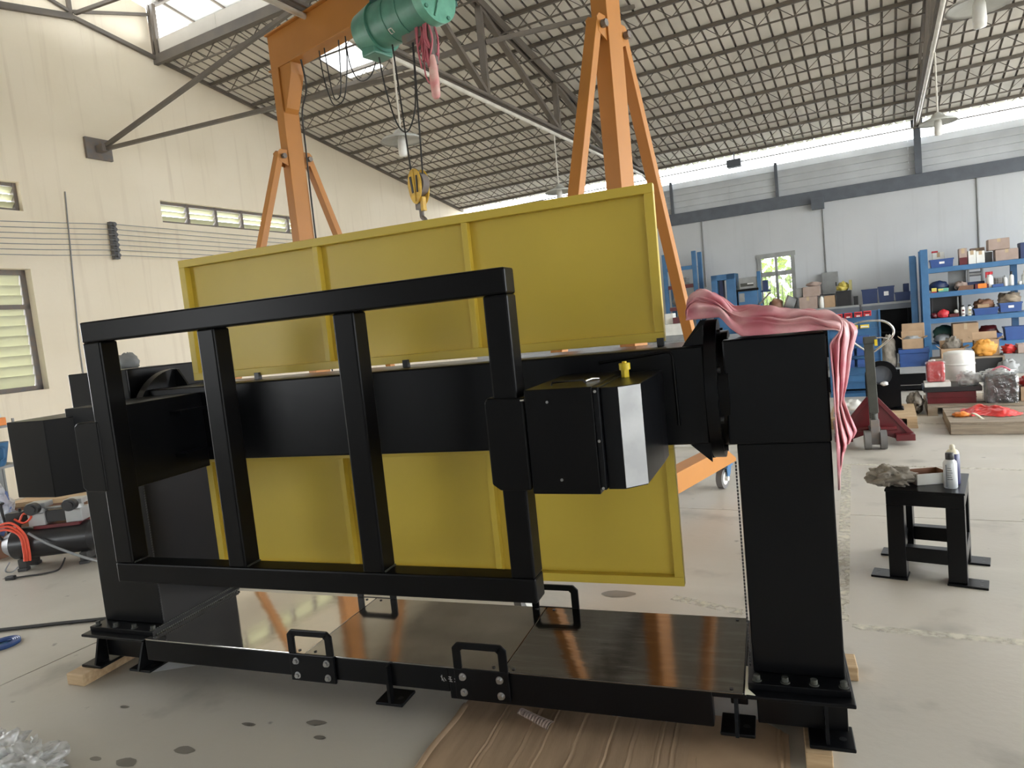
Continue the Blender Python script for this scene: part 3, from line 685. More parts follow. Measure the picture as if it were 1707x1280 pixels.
part('bracket_handle', MB().tube([(-.66, 2.10, ZG1), (-.658, 2.10, ZG1+.008), (-.56, 2.125, ZG1+.010), (-.555, 2.125, ZG1)], .004), K['blackpl'], gb, world=True)
part('cable_stub', MB().tube([(-.555, 2.13, ZG1+.004), (-.54, 2.16, ZG1+.008), (-.525, 2.19, ZG1+.004)], .004), K['chrome'], gb, world=True)
for x, y, z in ((-.646, 1.995, 1.352), (-.622, 1.994, 1.108), (-.494, 1.995, 1.376), (-.494, 1.995, 1.225), (-.494, 1.995, 1.08)):
    part('housing_screw', MB().cyl((x, y+.004, z), (x, y-.003, z), .0045, n=8), K['steel'], gb, world=True)
part('set_screw', MB().cyl((-.73, 1.99, 1.362), (-.716, 1.985, 1.364), .004, n=8), K['chrome'], gb, world=True)
# --- left tail unit
lt = pp('tail_housing', MB().prism([(-3.11, 2.0), (-2.88, 2.0), (-2.80, 2.10), (-2.80, 2.49), (-3.11, 2.49)], 'z', 1.062, 1.395), 'blackm', bev=.003)
part('tail_arm', MB().box(-2.86, -2.50, 2.085, 2.49, 1.08, 1.43), K['black'], lt, world=True, bev=.004)
pp('frame_adapter', MB().prism([(-2.68, 1.375), (-2.70, 1.36), (-2.70, 1.10), (-2.68, 1.085), (-2.565, 1.085), (-2.565, 1.375)], 'y', yf-.004, yb+.05), 'blackm', bev=.006)
part('bracket_lug', MB().prism([(2.35, 1.395), (2.43, 1.395), (2.41, 1.43), (2.37, 1.43)], 'x', -3.02, -2.98), K['blackpl'], lt, world=True)
for z in (1.36, 1.17): part('arm_bar', MB().box(-2.50, -2.44, 2.30, 2.46, z-.008, z+.008), K['black'], lt, world=True)
# things around the base
t = thing('packing_timber', 'pale timber block under the left front foot of the positioner', 'timber', (-3.37, 2.45, 0), group=None); part('plank', MB().box(-.085, .035, -.14, .28, 0, .0595), K['wood'], t, bev=.004)
t = thing('packing_timber', 'pale timber block under the right front foot, cut by the bottom edge', 'timber', (.085, 2.45, 0)); part('plank', MB().box(-.055, .03, -.085, .3, 0, .0595), K['wood'], t, bev=.004)
t = thing('packing_timber', 'timber block under the rear feet at the left end of the base', 'timber', (-3.1, 3.04, 0)); part('plank', MB().box(-.2, .2, -.06, .06, 0, .0595), K['wood'], t, bev=.004)
t = thing('packing_timber', 'timber block under the rear feet at the right end of the base', 'timber', (.06, 3.04, 0)); part('plank', MB().box(-.2, .2, -.06, .06, 0, .0595), K['wood'], t, bev=.004)
m = MB().add([(-3.10, 2.487, .002), (-2.892, 2.593, .003), (-3.08, 2.594, .006), (-3.105, 2.539, .006)], [(0,1,2,3)])
tag(part('paper_sheet', m, K['paper'], None, solid=.001), 'white paper sheet on the floor under the left end of the base', 'paper')
# flattened cardboard on the floor
def card_sheet(x0, x1, y0, y1f, creases, seed, bow=.006):
    m = MB(); n = 150; k = 16; rr = random.Random(seed)
    def fn(s, q):
        x = x0 + (x1-x0)*s; yb_ = y1f(x); y = y0 + (yb_-y0)*q
        z = .004 + .0012*math.sin(x*900)*0 + bow*.4*(noise.noise(Vector((x*3, y*3, seed)))+.6)
        for c in creases:
            e = abs(x-c); z += .0028*max(0, 1-e/.005) - .0015*max(0, 1-abs(e-.010)/.006)
        return Vector((x + .006*noise.noise(Vector((y*9, seed, 1))), y, max(.002, z)))
    return m.grid(fn, n, k, smooth=False)
def edge_a(x):
    return (2.60 if x < -1.03 else 2.55) + .008*math.sin(x*31) + .006*noise.noise(Vector((x*30, 1, 1)))
t = thing('cardboard_sheet', 'flattened corrugated carton with long creases under the front of the base', 'cardboard', (-.8, 2.3, 0))
part('sheet', card_sheet(-1.31, -.33, 1.85, edge_a, [-1.12, -1.105, -.975, -.90, -.78, -.66, -.655, -.57, -.47, -.42], 3), K['cardfl'], t, world=True, solid=.004)
m = MB()
def curl(s, q):
    x = -1.03 + .14*s; a = 1.5*q
    return Vector((x, 2.50 - .09*q - .05*s, .012 + .05*math.sin(a*1.3)*(1-.5*s) + .0018*math.sin(x*520)))
part('torn_flap', m.grid(curl, 60, 8, smooth=False), K['cardpink'], t, world=True, solid=.003)
m = MB()
part('side_flap', m.grid(lambda s, q: Vector((-1.325 + .03*q + .006*math.sin(s*9), 1.85 + .66*s, .005 + .009*math.sin(PI*min(1, q*1.1)))), 24, 5), K['cardfl'], t, world=True, solid=.003)
t = thing('cardboard_sheet', 'smooth brown cardboard sheet under the right front feet of the base', 'cardboard', (-.2, 2.35, 0))
part('sheet', card_sheet(-.36, -.02, 1.85, lambda x: 2.62 - .25*max(0, x+.12)*3, [-.05], 8, .006), K['card'], t, world=True, solid=.004)
# clear plastic bag at the lower left corner
t = thing('plastic_bag', 'crumpled clear plastic bag lying at the bottom left corner', 'bag', (-3.02, 1.74, 0))
m = MB().blob((-.13, .0, .035), (.13, .10, .065), 3, .9, 3.2, 40, 24, -.03).blob((.10, .0, .03), (.13, .09, .05), 6, .9, 3.4, 40, 24, -.025)
part('film', m, K['film'], t)
part('bag_tip', MB().cyl((-.06, .03, .08), (-.065, .03, .125), .010, .002, n=8).tube([(.07, .05, .06), (.065, .05, .085), (.078, .05, .1), (.07, .05, .108)], .004), K['filmh'], t)
# towel thrown over the right column head
TP = smooth_path([(-.262,0,1.552),(-.258,0,1.592),(-.225,0,1.622),(-.18,0,1.618),(-.135,0,1.583),(-.10,0,1.548),(-.05,0,1.552),(.0,0,1.548),(.08,0,1.530),(.15,0,1.515),(.205,0,1.495),(.245,0,1.462),(.236,0,1.40),(.222,0,1.33),(.21,0,1.24),(.204,0,1.15),(.214,0,1.06),(.206,0,1.0),(.196,0,.965)], 5)
TA = [0.0]
for a, b in zip(TP, TP[1:]): TA.append(TA[-1] + (b-a).length)
def tp(s):
    d = s*TA[-1]
    for i in range(len(TA)-1):
        if TA[i+1] >= d:
            k = (d-TA[i])/(TA[i+1]-TA[i]); return TP[i].lerp(TP[i+1], k), i
    return TP[-1], len(TP)-1
def lerp_tab(tab, x):
    for (x0, y0), (x1, y1) in zip(tab, tab[1:]):
        if x <= x1: return y0 + (y1-y0)*max(0, (x-x0)/(x1-x0))
    return tab[-1][1]
def towel(s, q):
    p, i = tp(s); x, z = p.x, p.z
    hang = 0.0 if s < .5 else max(0.0, min(1.0, (1.50-z)/.07))
    fold = .5+.5*math.sin(q*24 + s*7 + 3*noise.noise(Vector((s*4, q*3, 1)))); cr = noise.noise(Vector((s*11, q*9, 4)))
    # top: hem in front on the head edge, up to a crest, then back and down
    hem = lerp_tab([(-.3, 1.552), (-.16, 1.552), (-.08, 1.482), (.2, 1.480), (.3, 1.45)], x)
    back = lerp_tab([(-.3, 1.555), (-.15, 1.55), (-.08, 1.48), (.3, 1.478)], x)
    prof = math.sin(PI*min(1.0, max(0.0, q))**.8)**.55
    zt = (hem*(1-q)+back*q) + (z+.012-hem)*prof + (fold*.016 + .010*math.sin(q*48+4*math.sin(s*4)) + cr*.022 + .012*noise.noise(Vector((s*20, q*9, 2))))*prof
    yt = 2.452 + .30*q**1.15 + .010*math.sin(s*15) + (1-q)**1.5*(.017*math.sin(q*62+3.2*math.sin(s*5)+s*7) + .012*cr + .010*noise.noise(Vector((s*22, q*14, 8))))
    xt = x + .012*cr*(1-hang)
    # hanging side: a sheet slanting away from the column's right face
    wdt = lerp_tab([(.90, .012), (.965, .025), (1.08, .085), (1.2, .042), (1.36, .082), (1.46, .115), (1.6, .12)], z)
    xh = .188 + wdt*q + .012*(fold-.5)*q + .008*cr*q
    yh = 2.455 + .20*q + .026*math.sin(q*20+z*9) + .02*cr
    zh = z + .03*q*(1 if z > 1.05 else 2.2) - .025*(1-q)*(1 if z < 1.02 else 0)
    return Vector((xt*(1-hang)+xh*hang, yt*(1-hang)+yh*hang, max(zt, 1.478 if -.15 < x < .19 else zt)*(1-hang)+zh*hang))
tw_ = thing('towel', 'crumpled pink satin towel draped over the right column head', 'towel', (.02, 2.6, 1.472))
part('cloth', MB().grid(lambda a_, b_: towel(a_, b_**1.35), 150, 80), K['towel'], tw_, world=True, solid=.004, sub=1)
# grey rag on the left column
t = thing('cloth_bundle', 'small bundled grey cloth on top of the left column', 'cloth', (-3.03, 2.58, 1.57)); part('cloth', MB().blob((0, 0, .035), (.055, .04, .045), 5, .35, 3, 18, 12, -.033), K['greypl'], t)

# ================================================================== GANTRY CRANE
GP = Vector((-.8836, 4.8216, 0)); GQ = Vector((-4.40, 6.0144, 0))
gb_ = (GQ-GP); GL = gb_.length; GA = math.atan2(gb_.y, gb_.x)
ga = thing('gantry_crane', 'orange wheeled gantry crane standing behind the positioner', 'crane', GP, GA)
ZB = 4.36
def gpart(n, m, k='orange', par=None, bev=.004): return part(n, m, K[k], par or ga, bev=bev)
m = MB().box(-.16, GL+.12, -.085, .085, ZB, ZB+.016).box(-.16, GL+.12, -.085, .085, ZB+.35, ZB+.366).box(-.16, GL+.12, -.05, -.035, ZB+.016, ZB+.35).box(-.16, GL+.12, .035, .05, ZB+.016, ZB+.35)
gpart('main_girder', m)
for i, x in enumerate((0, GL)):
    s = 1 if i == 0 else -1
    c = gpart('leg_column', MB().box(x-.06, x+.06, -.092, .092, .36, ZB))
    part('head_plate', MB().prism([(x+s*.06, 3.92), (x+s*.06, ZB), (x+s*.26, ZB), (x+s*.24, ZB-.1), (x+s*.10, 3.96)], 'y', -.075, .075), K['orange'], c, bev=.003)
    fb = gpart('foot_beam', MB().prism([(-1.52, .21), (1.52, .21), (1.52, .24), (1.30, .37), (-1.30, .37), (-1.52, .24)], 'x', x-.07, x+.07))
    for sy in (-1, 1):
        part('brace_lug', MB().prism([(sy*.09, 3.40), (sy*.19, 3.44), (sy*.20, 3.53), (sy*.17, 3.56), (sy*.09, 3.56)], 'x', x-.045, x-.033).prism([(sy*.09, 3.40), (sy*.19, 3.44), (sy*.20, 3.53), (sy*.17, 3.56), (sy*.09, 3.56)], 'x', x+.033, x+.045), K['orange'], c)
        br = gpart('brace', MB().bar((x, sy*.16, 3.53), (x, sy*1.28, .36), .064, .085, (1,0,0)))
        part('brace_bolt', MB().cyl((x-.075, sy*.15, 3.49), (x+.075, sy*.15, 3.49), .016, n=10).cyl((x-.085, sy*.15, 3.49), (x-.05, sy*.15, 3.49), .026, n=6).cyl((x+.05, sy*.15, 3.49), (x+.085, sy*.15, 3.49), .026, n=6), K['iron'], br)
        yc = sy*1.40
        ca = gpart('caster', MB().box(x-.06, x+.06, yc-.06, yc+.06, .185, .21).prism([(yc-.05, .19), (yc+.05, .19), (yc+.04, .12), (yc+.06+.0, .085), (yc+.03, .07), (yc-.02, .12)], 'x', x-.05, x-.042).prism([(yc-.05, .19), (yc+.05, .19), (yc+.04, .12), (yc+.06, .085), (yc+.03, .07), (yc-.02, .12)], 'x', x+.042, x+.05), 'blue', bev=.001)
        part('wheel', MB().cyl((x-.026, yc+.04, .088), (x+.026, yc+.04, .088), .088, n=28), K['greywheel'], ca, bev=.006)
        part('hub', MB().cyl((x-.055, yc+.04, .088), (x+.055, yc+.04, .088), .02, n=14).cyl((x-.028, yc+.04, .088), (x+.028, yc+.04, .088), .055, n=20), K['white'], ca)
gpart('leg_cable', MB().tube(smooth_path([(GL-.35, .02, ZB), (GL-.22, -.10, 4.15), (GL-.09, -.11, 3.95), (GL-.075, -.11, 3.6), (GL-.075, -.10, 2.9), (GL-.075, -.10, 2.0), (GL-.075, -.1, .5)]), .009), 'cable', bev=0)
# festoon cable loops under the girder
t = thing('festoon_cable', 'loops of thin dark cable hanging below the left end of the orange girder', 'cable', GP + Vector((math.cos(GA), math.sin(GA), 0))*(GL-.6) + Vector((0,0,ZB)), GA)
for xa, xb, dp in ((-.02, -.42, .55), (-.10, -.32, .50), (-.42, -.85, .45)):
    part('cable_loop', MB().tube(smooth_path([(xa, 0, 0), (xa-.02, 0, -.25), ((xa*.75+xb*.25), 0, -dp*.92), ((xa+xb)/2, 0, -dp), ((xa*.25+xb*.75), 0, -dp*.9), (xb+.02, 0, -.25), (xb, 0, 0)], 5), .006), K['cable'], t)
# hoist
HX = GL*.437; HY = .28                                # offset toward the camera
ho = thing('electric_hoist', 'green electric rope hoist hanging under the orange girder', 'hoist', GP + Vector((math.cos(GA), math.sin(GA), 0))*HX + Vector((0,0,ZB)), GA)
hz = -.27; yc = .30
def hp(n, m, k, par=None, bev=.004): return part(n, m, K[k], par or ho, bev=bev)
dr = hp('drum_housing', MB().cyl((-.30, yc, hz), (.24, yc, hz), .175, n=36), 'green', bev=.01)
part('gear_case', MB().cyl((.24, yc, hz-.005), (.44, yc, hz-.005), .195, .165, n=32).box(.26, .42, yc-.1, yc+.1, hz-.22, hz), K['green'], dr, bev=.012)
part('housing_band', MB().cyl((-.10, yc, hz), (-.075, yc, hz), .181, n=36).cyl((.06, yc, hz), (.085, yc, hz), .181, n=36), K['green'], dr)
ec = hp('end_cap', MB().cyl((-.38, yc, hz+.02), (-.30, yc, hz+.02), .205, n=40).box(-.37, -.31, yc-.16, yc+.16, hz, hz+.30), 'greencap', bev=.016)
m = MB()
for k in range(8): m.box(-.386, -.379, yc-.09+k*.024, yc-.078+k*.024, hz+.12, hz+.185)
part('cap_vents', m, K['green'], ec)
part('cap_rib', MB().tube(smooth_path([(-.385, yc-.10, hz+.08), (-.39, yc-.06, hz+.10), (-.392, yc-.01, hz+.02), (-.388, yc+.03, hz-.10), (-.385, yc+.05, hz-.15)]), .006), K['green'], ec)
part('cap_bolts', MB().cyl((-.392, yc-.10, hz-.13), (-.38, yc-.10, hz-.13), .016, n=6).cyl((-.392, yc+.13, hz-.10), (-.38, yc+.13, hz-.10), .016, n=6), K['green'], ec)
m = MB(); 
for a, b in (((.05, -.02), (.05, .02)), ((.05, .02), (.015, .02)), ((.015, .02), (.015, -.02)), ((.05, -.02), (.035, -.02))):
    q0 = Vector((a[0], yc+.1745*math.cos(-.9), hz+.1745*math.sin(-.9))) + Vector((0, -a[1]*math.sin(-.9)*1, a[1]*math.cos(-.9)))
    q1 = Vector((b[0], yc+.1745*math.cos(-.9), hz+.1745*math.sin(-.9))) + Vector((0, -b[1]*math.sin(-.9)*1, b[1]*math.cos(-.9)))
    m.bar(q0, q1, .008, .006)
part('housing_mark', m, K['white'], dr)
mo = hp('travel_motor', MB().cyl((-.02, yc+.02, .10), (.34, yc+.02, .10), .105, n=28), 'dgreen', bev=.01)
m = MB()
for k in range(10): m.cyl((.0+k*.03, yc+.02, .10), (.008+k*.03, yc+.02, .10), .118, n=28)
part('cooling_fins', m, K['dgreen'], mo)
hp('trolley', MB().box(-.22, .3, .1, .16, -.10, .2).box(-.22, .3, -.16, -.1, -.10, .2).box(-.18, .26, -.16, yc+.1, -.14, -.09), 'dgreen')
for x in (-.15, .22): hp('trolley_wheel', MB().cyl((x, -.12, .055), (x, .12, .055), .045, n=18), 'iron')
hp('rope_guide', MB().box(-.22, .0, yc-.04, yc+.04, hz-.235, hz-.165), 'iron')
# ropes and hook block
hbz = 2.92-ZB; hk = .03; 
for x0, x1 in ((.155, hk+.065), (-.085, hk-.055)): hp('hoist_rope', MB().cyl((x0, yc, hz-.15), (x1, yc, hbz-.12), .0075, n=8), 'cable')
hp('slack_cable', MB().tube(smooth_path([(.33, yc, hz-.16), (.29, yc, -.75), (.20, yc, -1.05), (.09, yc, -1.14), (-.02, yc, -1.0), (-.06, yc, -.75), (-.075, yc, hz-.15)]), .007), 'cable')
hb = hp('hook_block', MB().prism([(hk+.075*math.cos(a)+.0, hbz-.13+(.12 if math.sin(a) > 0 else .16)*math.sin(a)) for a in [2*PI*i/24 for i in range(24)]], 'y', yc-.05, yc-.036).prism([(hk+.075*math.cos(a), hbz-.13+(.12 if math.sin(a) > 0 else .16)*math.sin(a)) for a in [2*PI*i/24 for i in range(24)]], 'y', yc+.036, yc+.05).bar((hk, yc+.052, hbz-.02), (hk, yc+.052, hbz-.27), .016, .01, (0,1,0)), 'hookyel', bev=.006)
part('sheave', MB().cyl((hk, yc-.034, hbz-.13), (hk, yc+.034, hbz-.13), .092, n=32), K['iron'], hb, bev=.008)
part('block_stripe', MB().bar((hk+.035, yc+.053, hbz-.07), (hk+.02, yc+.053, hbz-.2), .02, .004, (0,1,0)).bar((hk-.035, yc+.053, hbz-.07), (hk-.03, yc+.053, hbz-.2), .014, .004, (0,1,0)), K['blackpl'], hb)
part('block_shank', MB().box(hk-.03, hk+.035, yc-.03, yc+.03, hbz-.33, hbz-.26).cyl((hk, yc, hbz-.38), (hk, yc, hbz-.32), .02, n=10), K['iron'], hb, bev=.004)
part('latch_plate', MB().box(hk-.065, hk-.035, yc+.0, yc+.04, hbz-.35, hbz-.24), K['hookyel'], hb, bev=.003)
part('hook', MB().tube(smooth_path([(hk, yc, hbz-.36), (hk, yc, hbz-.39), (hk-.035, yc, hbz-.42), (hk-.045, yc, hbz-.47), (hk-.01, yc, hbz-.505), (hk+.035, yc, hbz-.49), (hk+.045, yc, hbz-.45)]), .018, n=10), K['iron'], hb)
# wrapped pendant control
pn = hp('pendant_sleeve', MB().lathe([(.02, -.32), (.034, -.30), (.038, -.18), (.03, -.05), (.02, 0)], (-.285, yc+.02, hz-.40), n=14), 'sleeve', bev=0)
pn.rotation_euler = (0, 0, 0)
rr = random.Random(11)
m = MB()
for k in range(26):
    x = -.235 + rr.uniform(-.055, .045); y = yc + rr.uniform(-.05, .05); d = rr.uniform(.16, .36)
    m.tube(smooth_path([(x, y, hz-.15), (x+rr.uniform(-.04, .04), y, hz-.15-d*.5), (x+rr.uniform(-.03, .03), y+.01, hz-.15-d), (x+rr.uniform(.01, .05), y, hz-.15-d*.5), (x+.02, y, hz-.16)], 4), .007, n=5)
part('cord_bundle', m, K['pinkcord'], pn)
part('cord_loop', MB().tube(smooth_path([(-.20, yc, hz-.3), (-.175, yc, hz-.48), (-.21, yc, hz-.58), (-.27, yc, hz-.6), (-.31, yc, hz-.5)]), .006, n=5), K['pinkcord'], pn)
part('pendant_clamp', MB().box(-.30, -.27, yc-.03, yc+.03, hz-.46, hz-.17), K['iron'], pn)

# ================================================================== ITEM BUILDERS
def carton(label, u0, u1, v, z0, z1, dep=.3, m='card', opened=False, group=None, rz=0, tape=True, name='cardboard_box'):
    wd = u1-u0; h = z1-z0; t = bthing(name, label, 'box', (u0+u1)/2, v, z0, group, rz); hx = wd/2; hy = dep/2
    if not opened:
        part('box_body', MB().box(-hx, hx, -hy, hy, 0, h), K[m], t, bev=.005)
        m2 = MB().box(-hx+.004, -.002, -hy, hy, h, h+.004).box(.002, hx-.004, -hy, hy, h, h+.004); part('top_flaps', m2, K[m], t)
        if tape: part('tape', MB().box(-.025, .025, -hy-.002, hy+.002, h+.003, h+.005).box(-.025, .025, -hy-.002, -hy, h*.7, h+.004), K['tape'], t)
    else:
        a = .006
        part('box_body', MB().box(-hx, hx, -hy, hy, 0, a).box(-hx, hx, -hy, -hy+a, 0, h).box(-hx, hx, hy-a, hy, 0, h).box(-hx, -hx+a, -hy, hy, 0, h).box(hx-a, hx, -hy, hy, 0, h), K[m], t)
        for p0, p1, ax in (((-hx, -hy, h), (-hx-.06, -hy, h+.05), 'l'), ((hx, -hy, h), (hx+.07, -hy, h+.03), 'r')):
            part('flap', MB().add([p0, p1, (p1[0], hy, p1[2]), (p0[0], hy, p0[2])], [(0,1,2,3)]), K[m], t, solid=.005)
        part('flap', MB().add([(-hx, hy, h), (hx, hy, h), (hx, hy+.05, h+.12), (-hx, hy+.05, h+.12)], [(0,1,2,3)]), K[m], t, solid=.005)
    return t
def plastic_bin(label, u0, u1, v, z0, z1, dep=.3, m='bluebin', group=None, lab=True, rz=0):
    wd = u1-u0; h = z1-z0; t = bthing('storage_bin', label, 'bin', (u0+u1)/2, v, z0, group, rz); hx = wd/2; hy = dep/2; a = .012; q = .92
    b = MB().box(-hx*q, hx*q, -hy*q, hy*q, 0, a)
    for s in (-1, 1):
        b.add([(-hx*q, s*hy*q, 0), (hx*q, s*hy*q, 0), (hx, s*hy, h), (-hx, s*hy, h), (-hx*q, s*(hy*q-a), 0), (hx*q, s*(hy*q-a), 0), (hx, s*(hy-a), h), (-hx, s*(hy-a), h)], [(0,1,2,3), (4,5,6,7), (2,3,7,6), (0,1,5,4)])
        b.add([(s*hx*q, -hy*q, 0), (s*hx*q, hy*q, 0), (s*hx, hy, h), (s*hx, -hy, h), (s*(hx*q-a), -hy*q, 0), (s*(hx*q-a), hy*q, 0), (s*(hx-a), hy, h), (s*(hx-a), -hy, h)], [(0,1,2,3), (4,5,6,7), (2,3,7,6), (0,1,5,4)])
    part('bin_body', b, K[m], t)
    r = MB()
    for s in (-1, 1): r.box(-hx-.008, hx+.008, s*hy-.008, s*hy+.008, h-.025, h); r.box(s*hx-.008, s*hx+.008, -hy, hy, h-.025, h)
    part('bin_rim', r, K[m], t)
    if lab: part('bin_label', MB().box(-.04, .04, -hy*.98-.006, -hy*.94, h*.42, h*.68), K['paper'], t)
    return t
def bottle(label, u, v, z, h, r, m='white', cap='blackpl', group=None, name='bottle', capf=.16):
    t = bthing(name, label, 'bottle', u, v, z, group)
    part('bottle_body', MB().lathe([(r*.92, 0), (r, .01), (r, h*.62), (r*.85, h*.72), (r*.38, h*(1-capf)-.005), (r*.36, h*(1-capf))], n=18), K[m], t)
    part('cap', MB().lathe([(r*.45, h*(1-capf)), (r*.45, h*.985), (r*.3, h), (0, h)], n=14), K[cap], t)
    return t
def heap(label, cat, name, u, v, z, size, m, seed, amp=.4, fr=2.6, group=None):
    t = bthing(name, label, cat, u, v, z, group); part(name+'_body', MB().blob((0, 0, size[2]*.9), size, seed, amp, fr, 22, 14, -size[2]*.88), K[m], t); return t
def pallet(label, u0, u1, v0, v1, h=.12, m='oldwood', nb=7, rz=0, z=0):
    t = bthing('wooden_pallet', label, 'pallet', (u0+u1)/2, (v0+v1)/2, z, None, rz); hx = (u1-u0)/2; hy = (v1-v0)/2; bw = 2*hy/nb
    for k in range(nb): part('deck_board', MB().box(-hx, hx, -hy+k*bw+.006, -hy+(k+1)*bw-.006, h-.02, h), K[m], t)
    for x in (-hx+.05, 0, hx-.05):
        part('stringer', MB().box(x-.05, x+.05, -hy, hy, .02, h-.02), K[m], t); part('bottom_board', MB().box(x-.055, x+.055, -hy, hy, 0, .02), K[m], t)
    return t

# ================================================================== STOOL and what is on it
ST = Vector((.78, 4.305, 0)); SA = math.atan2(-.097, .349)
st = thing('steel_stool', 'small black square steel stand with four legs and foot plates at right', 'stool', ST, SA)
hx, hy, th = .181, .222, .5
part('top_plate', MB().box(-hx-.004, hx+.004, -hy-.004, hy+.004, th-.012, th), K['black'], st, bev=.002)
part('apron', MB().box(-hx, hx, -hy, hy, th-.085, th-.012), K['black'], st, bev=.003)
for sx in (-1, 1):
    for sy in (-1, 1):
        lg = part('leg', MB().box(min(sx*hx, sx*(hx-.085)), max(sx*hx, sx*(hx-.085)), min(sy*hy, sy*(hy-.085)), max(sy*hy, sy*(hy-.085)), .012, th-.085), K['black'], st, bev=.003)
        x0, x1 = sorted((sx*(hx-.09), sx*(hx+.09))); y0, y1 = sorted((sy*(hy-.10), sy*(hy+.02)))
        part('foot_plate', MB().box(x0, x1, y0, y1, 0, .012), K['black'], lg, bev=.002)
        for dy in (.01, .07): part('foot_hole', MB().cyl((sx*(hx+.06), sy*(hy-dy), .0121), (sx*(hx+.06), sy*(hy-dy), .0128), .009, n=10), K['blackpl'], lg)
for sy in (-1, 1): part('stretcher', MB().box(-hx+.085, hx-.085, sy*hy-sy*.004-.03, sy*hy-sy*.004+.03, .10, .185) if False else MB().box(-hx+.085, hx-.085, min(sy*hy, sy*(hy-.06)), max(sy*hy, sy*(hy-.06)), .105, .185), K['black'], st, bev=.003)
for sx in (-1, 1): part('stretcher', MB().box(min(sx*hx, sx*(hx-.06)), max(sx*hx, sx*(hx-.06)), -hy+.085, hy-.085, .105, .185), K['black'], st, bev=.003)
def onstool(x, y): R = Matrix.Rotation(SA, 3, 'Z'); return ST + R @ Vector((x, y, th+.0005))
t = thing('rag', 'crumpled grey rag hanging over the left corner of the steel stand', 'rag', onstool(-.175, -.11), SA)
def ragf(s, q):
    a = 2*PI*s; d = Vector((math.sin(PI*q)*math.cos(a), math.sin(PI*q)*math.sin(a), math.cos(PI*q)))
    k = 1 + .5*noise.noise(d*2.4+Vector((3, 1, 8))) + .35*abs(noise.noise(d*6+Vector((1, 9, 2)))) 
    return Vector((d.x*.105*k, d.y*.085*k, max(.001, .042 + d.z*.055*k)))
part('cloth', MB().grid(ragf, 64, 36), K['rag'], t)
t = thing('tray_box', 'open white-edged cardboard tray with brown inside on the steel stand', 'box', onstool(.0, -.005), SA+.55)
a = .004; bx_, by_, bh = .088, .070, .062
part('tray', MB().box(-bx_, bx_, -by_, by_, 0, a).box(-bx_, bx_, -by_, -by_+a, 0, bh).box(-bx_, bx_, by_-a, by_, 0, bh).box(-bx_, -bx_+a, -by_, by_, 0, bh).box(bx_-a, bx_, -by_, by_, 0, bh), K['white'], t)
part('lining', MB().box(-bx_+a, bx_-a, -by_+a, by_-a, a, a+.002).box(-bx_+a, bx_-a, by_-a-.002, by_-a, a, bh-.001).box(-bx_+a, -bx_+a+.002, -by_+a, by_-a, a, bh-.001).box(bx_-a-.002, bx_-a, -by_+a, by_-a, a, bh-.001).box(-bx_+a, bx_-a, -by_+a, -by_+a+.002, a, bh-.001), K['brownbox'], t)
t = thing('spray_can', 'white and silver spray can with a black cap on the steel stand', 'can', onstool(.118, -.115), SA)
part('can_body', MB().lathe([(.030, 0), (.0325, .004), (.0325, .135), (.030, .142), (.020, .155), (.019, .158)], n=24), K['silvercan'], t)
part('cap', MB().lathe([(.0195, .150), (.0205, .152), (.0205, .186), (.019, .189), (0, .189)], n=20), K['blackpl'], t)
m = MB()
for k in range(6): m.box(-.012+k*.0, .012-.003*(k % 3), -.0335, -.0318, .05+k*.012, .053+k*.012)
m.box(-.018, -.015, -.0332, -.027, .01, .13)
part('can_print', m, K['canprint'], t)
t = thing('spray_can', 'taller navy blue spray can with a cream nozzle on the steel stand', 'can', onstool(.125, -.02), SA)
part('can_body', MB().lathe([(.031, 0), (.0335, .004), (.0335, .165), (.031, .168)], n=24), K['navycan'], t)
part('can_dome', MB().lathe([(.0315, .167), (.030, .175), (.022, .186), (.016, .189)], n=24), K['cream'], t)
part('nozzle', MB().lathe([(.012, .189), (.014, .2), (.011, .212), (.005, .217), (0, .217)], n=16), K['cream'], t)
m = MB()
for k in range(5): m.box(.004, .02-.002*(k % 2), -.0338, -.030, .04+k*.022, .046+k*.022)
part('can_print', m, K['white'], t)

# ================================================================== PALLET TRUCK
J = Vector((.94, 7.58, 0)); jk = thing('pallet_jack', 'dark red hand pallet truck with an upright grey handle', 'pallet jack', J, -.05)
for s in (-1, 1):
    part('fork', MB().box(s*.26-.09, s*.26+.09, .30, 1.12, .06, .115), K['redp'], jk, bev=.006)
    wh = part('steer_wheel', MB().cyl((s*.07-.03, 0, .095), (s*.07+.03, 0, .095), .095, n=28), K['greywheel'], jk, bev=.006)
    part('wheel_hub', MB().cyl((s*.07-.032, 0, .095), (s*.07+.032, 0, .095), .04, n=16), K['iron'], wh)
    part('side_plate', MB().prism([(s*.36, .055), (s*.36, .115), (s*.05, .50), (s*.03, .50), (s*.03, .46), (s*.30, .115), (s*.22, .055)], 'y', .20, .215).prism([(s*.34, .06), (s*.34, .11), (s*.06, .46), (s*.03, .46), (s*.03, .12), (s*.2, .06)], 'y', .215, .23), K['redp'], jk, bev=.003)
    part('fork_toe', MB().box(s*.28-.085, s*.28+.085, .12, .30, .05, .115), K['redp'], jk, bev=.006)
part('axle_fork', MB().box(-.04, .04, -.04, .10, .05, .30).cyl((-.1, 0, .095), (.1, 0, .095), .02, n=10), K['iron'], jk, bev=.006)
part('pump', MB().cyl((0, .08, .2), (0, .08, .42), .04, n=18).cyl((0, .0, .2), (0, 0, .36), .028, n=14).box(-.05, .05, -.02, .12, .16, .22), K['handleg'], jk, bev=.003)
part('cross_tube', MB().cyl((-.2, .1, .185), (.2, .1, .185), .022, n=12), K['redp'], jk)
part('handle_shaft', MB().bar((0, .03, .36), (-.02, -.04, 1.10), .085, .05, (0,1,0)), K['handleg'], jk, bev=.006)
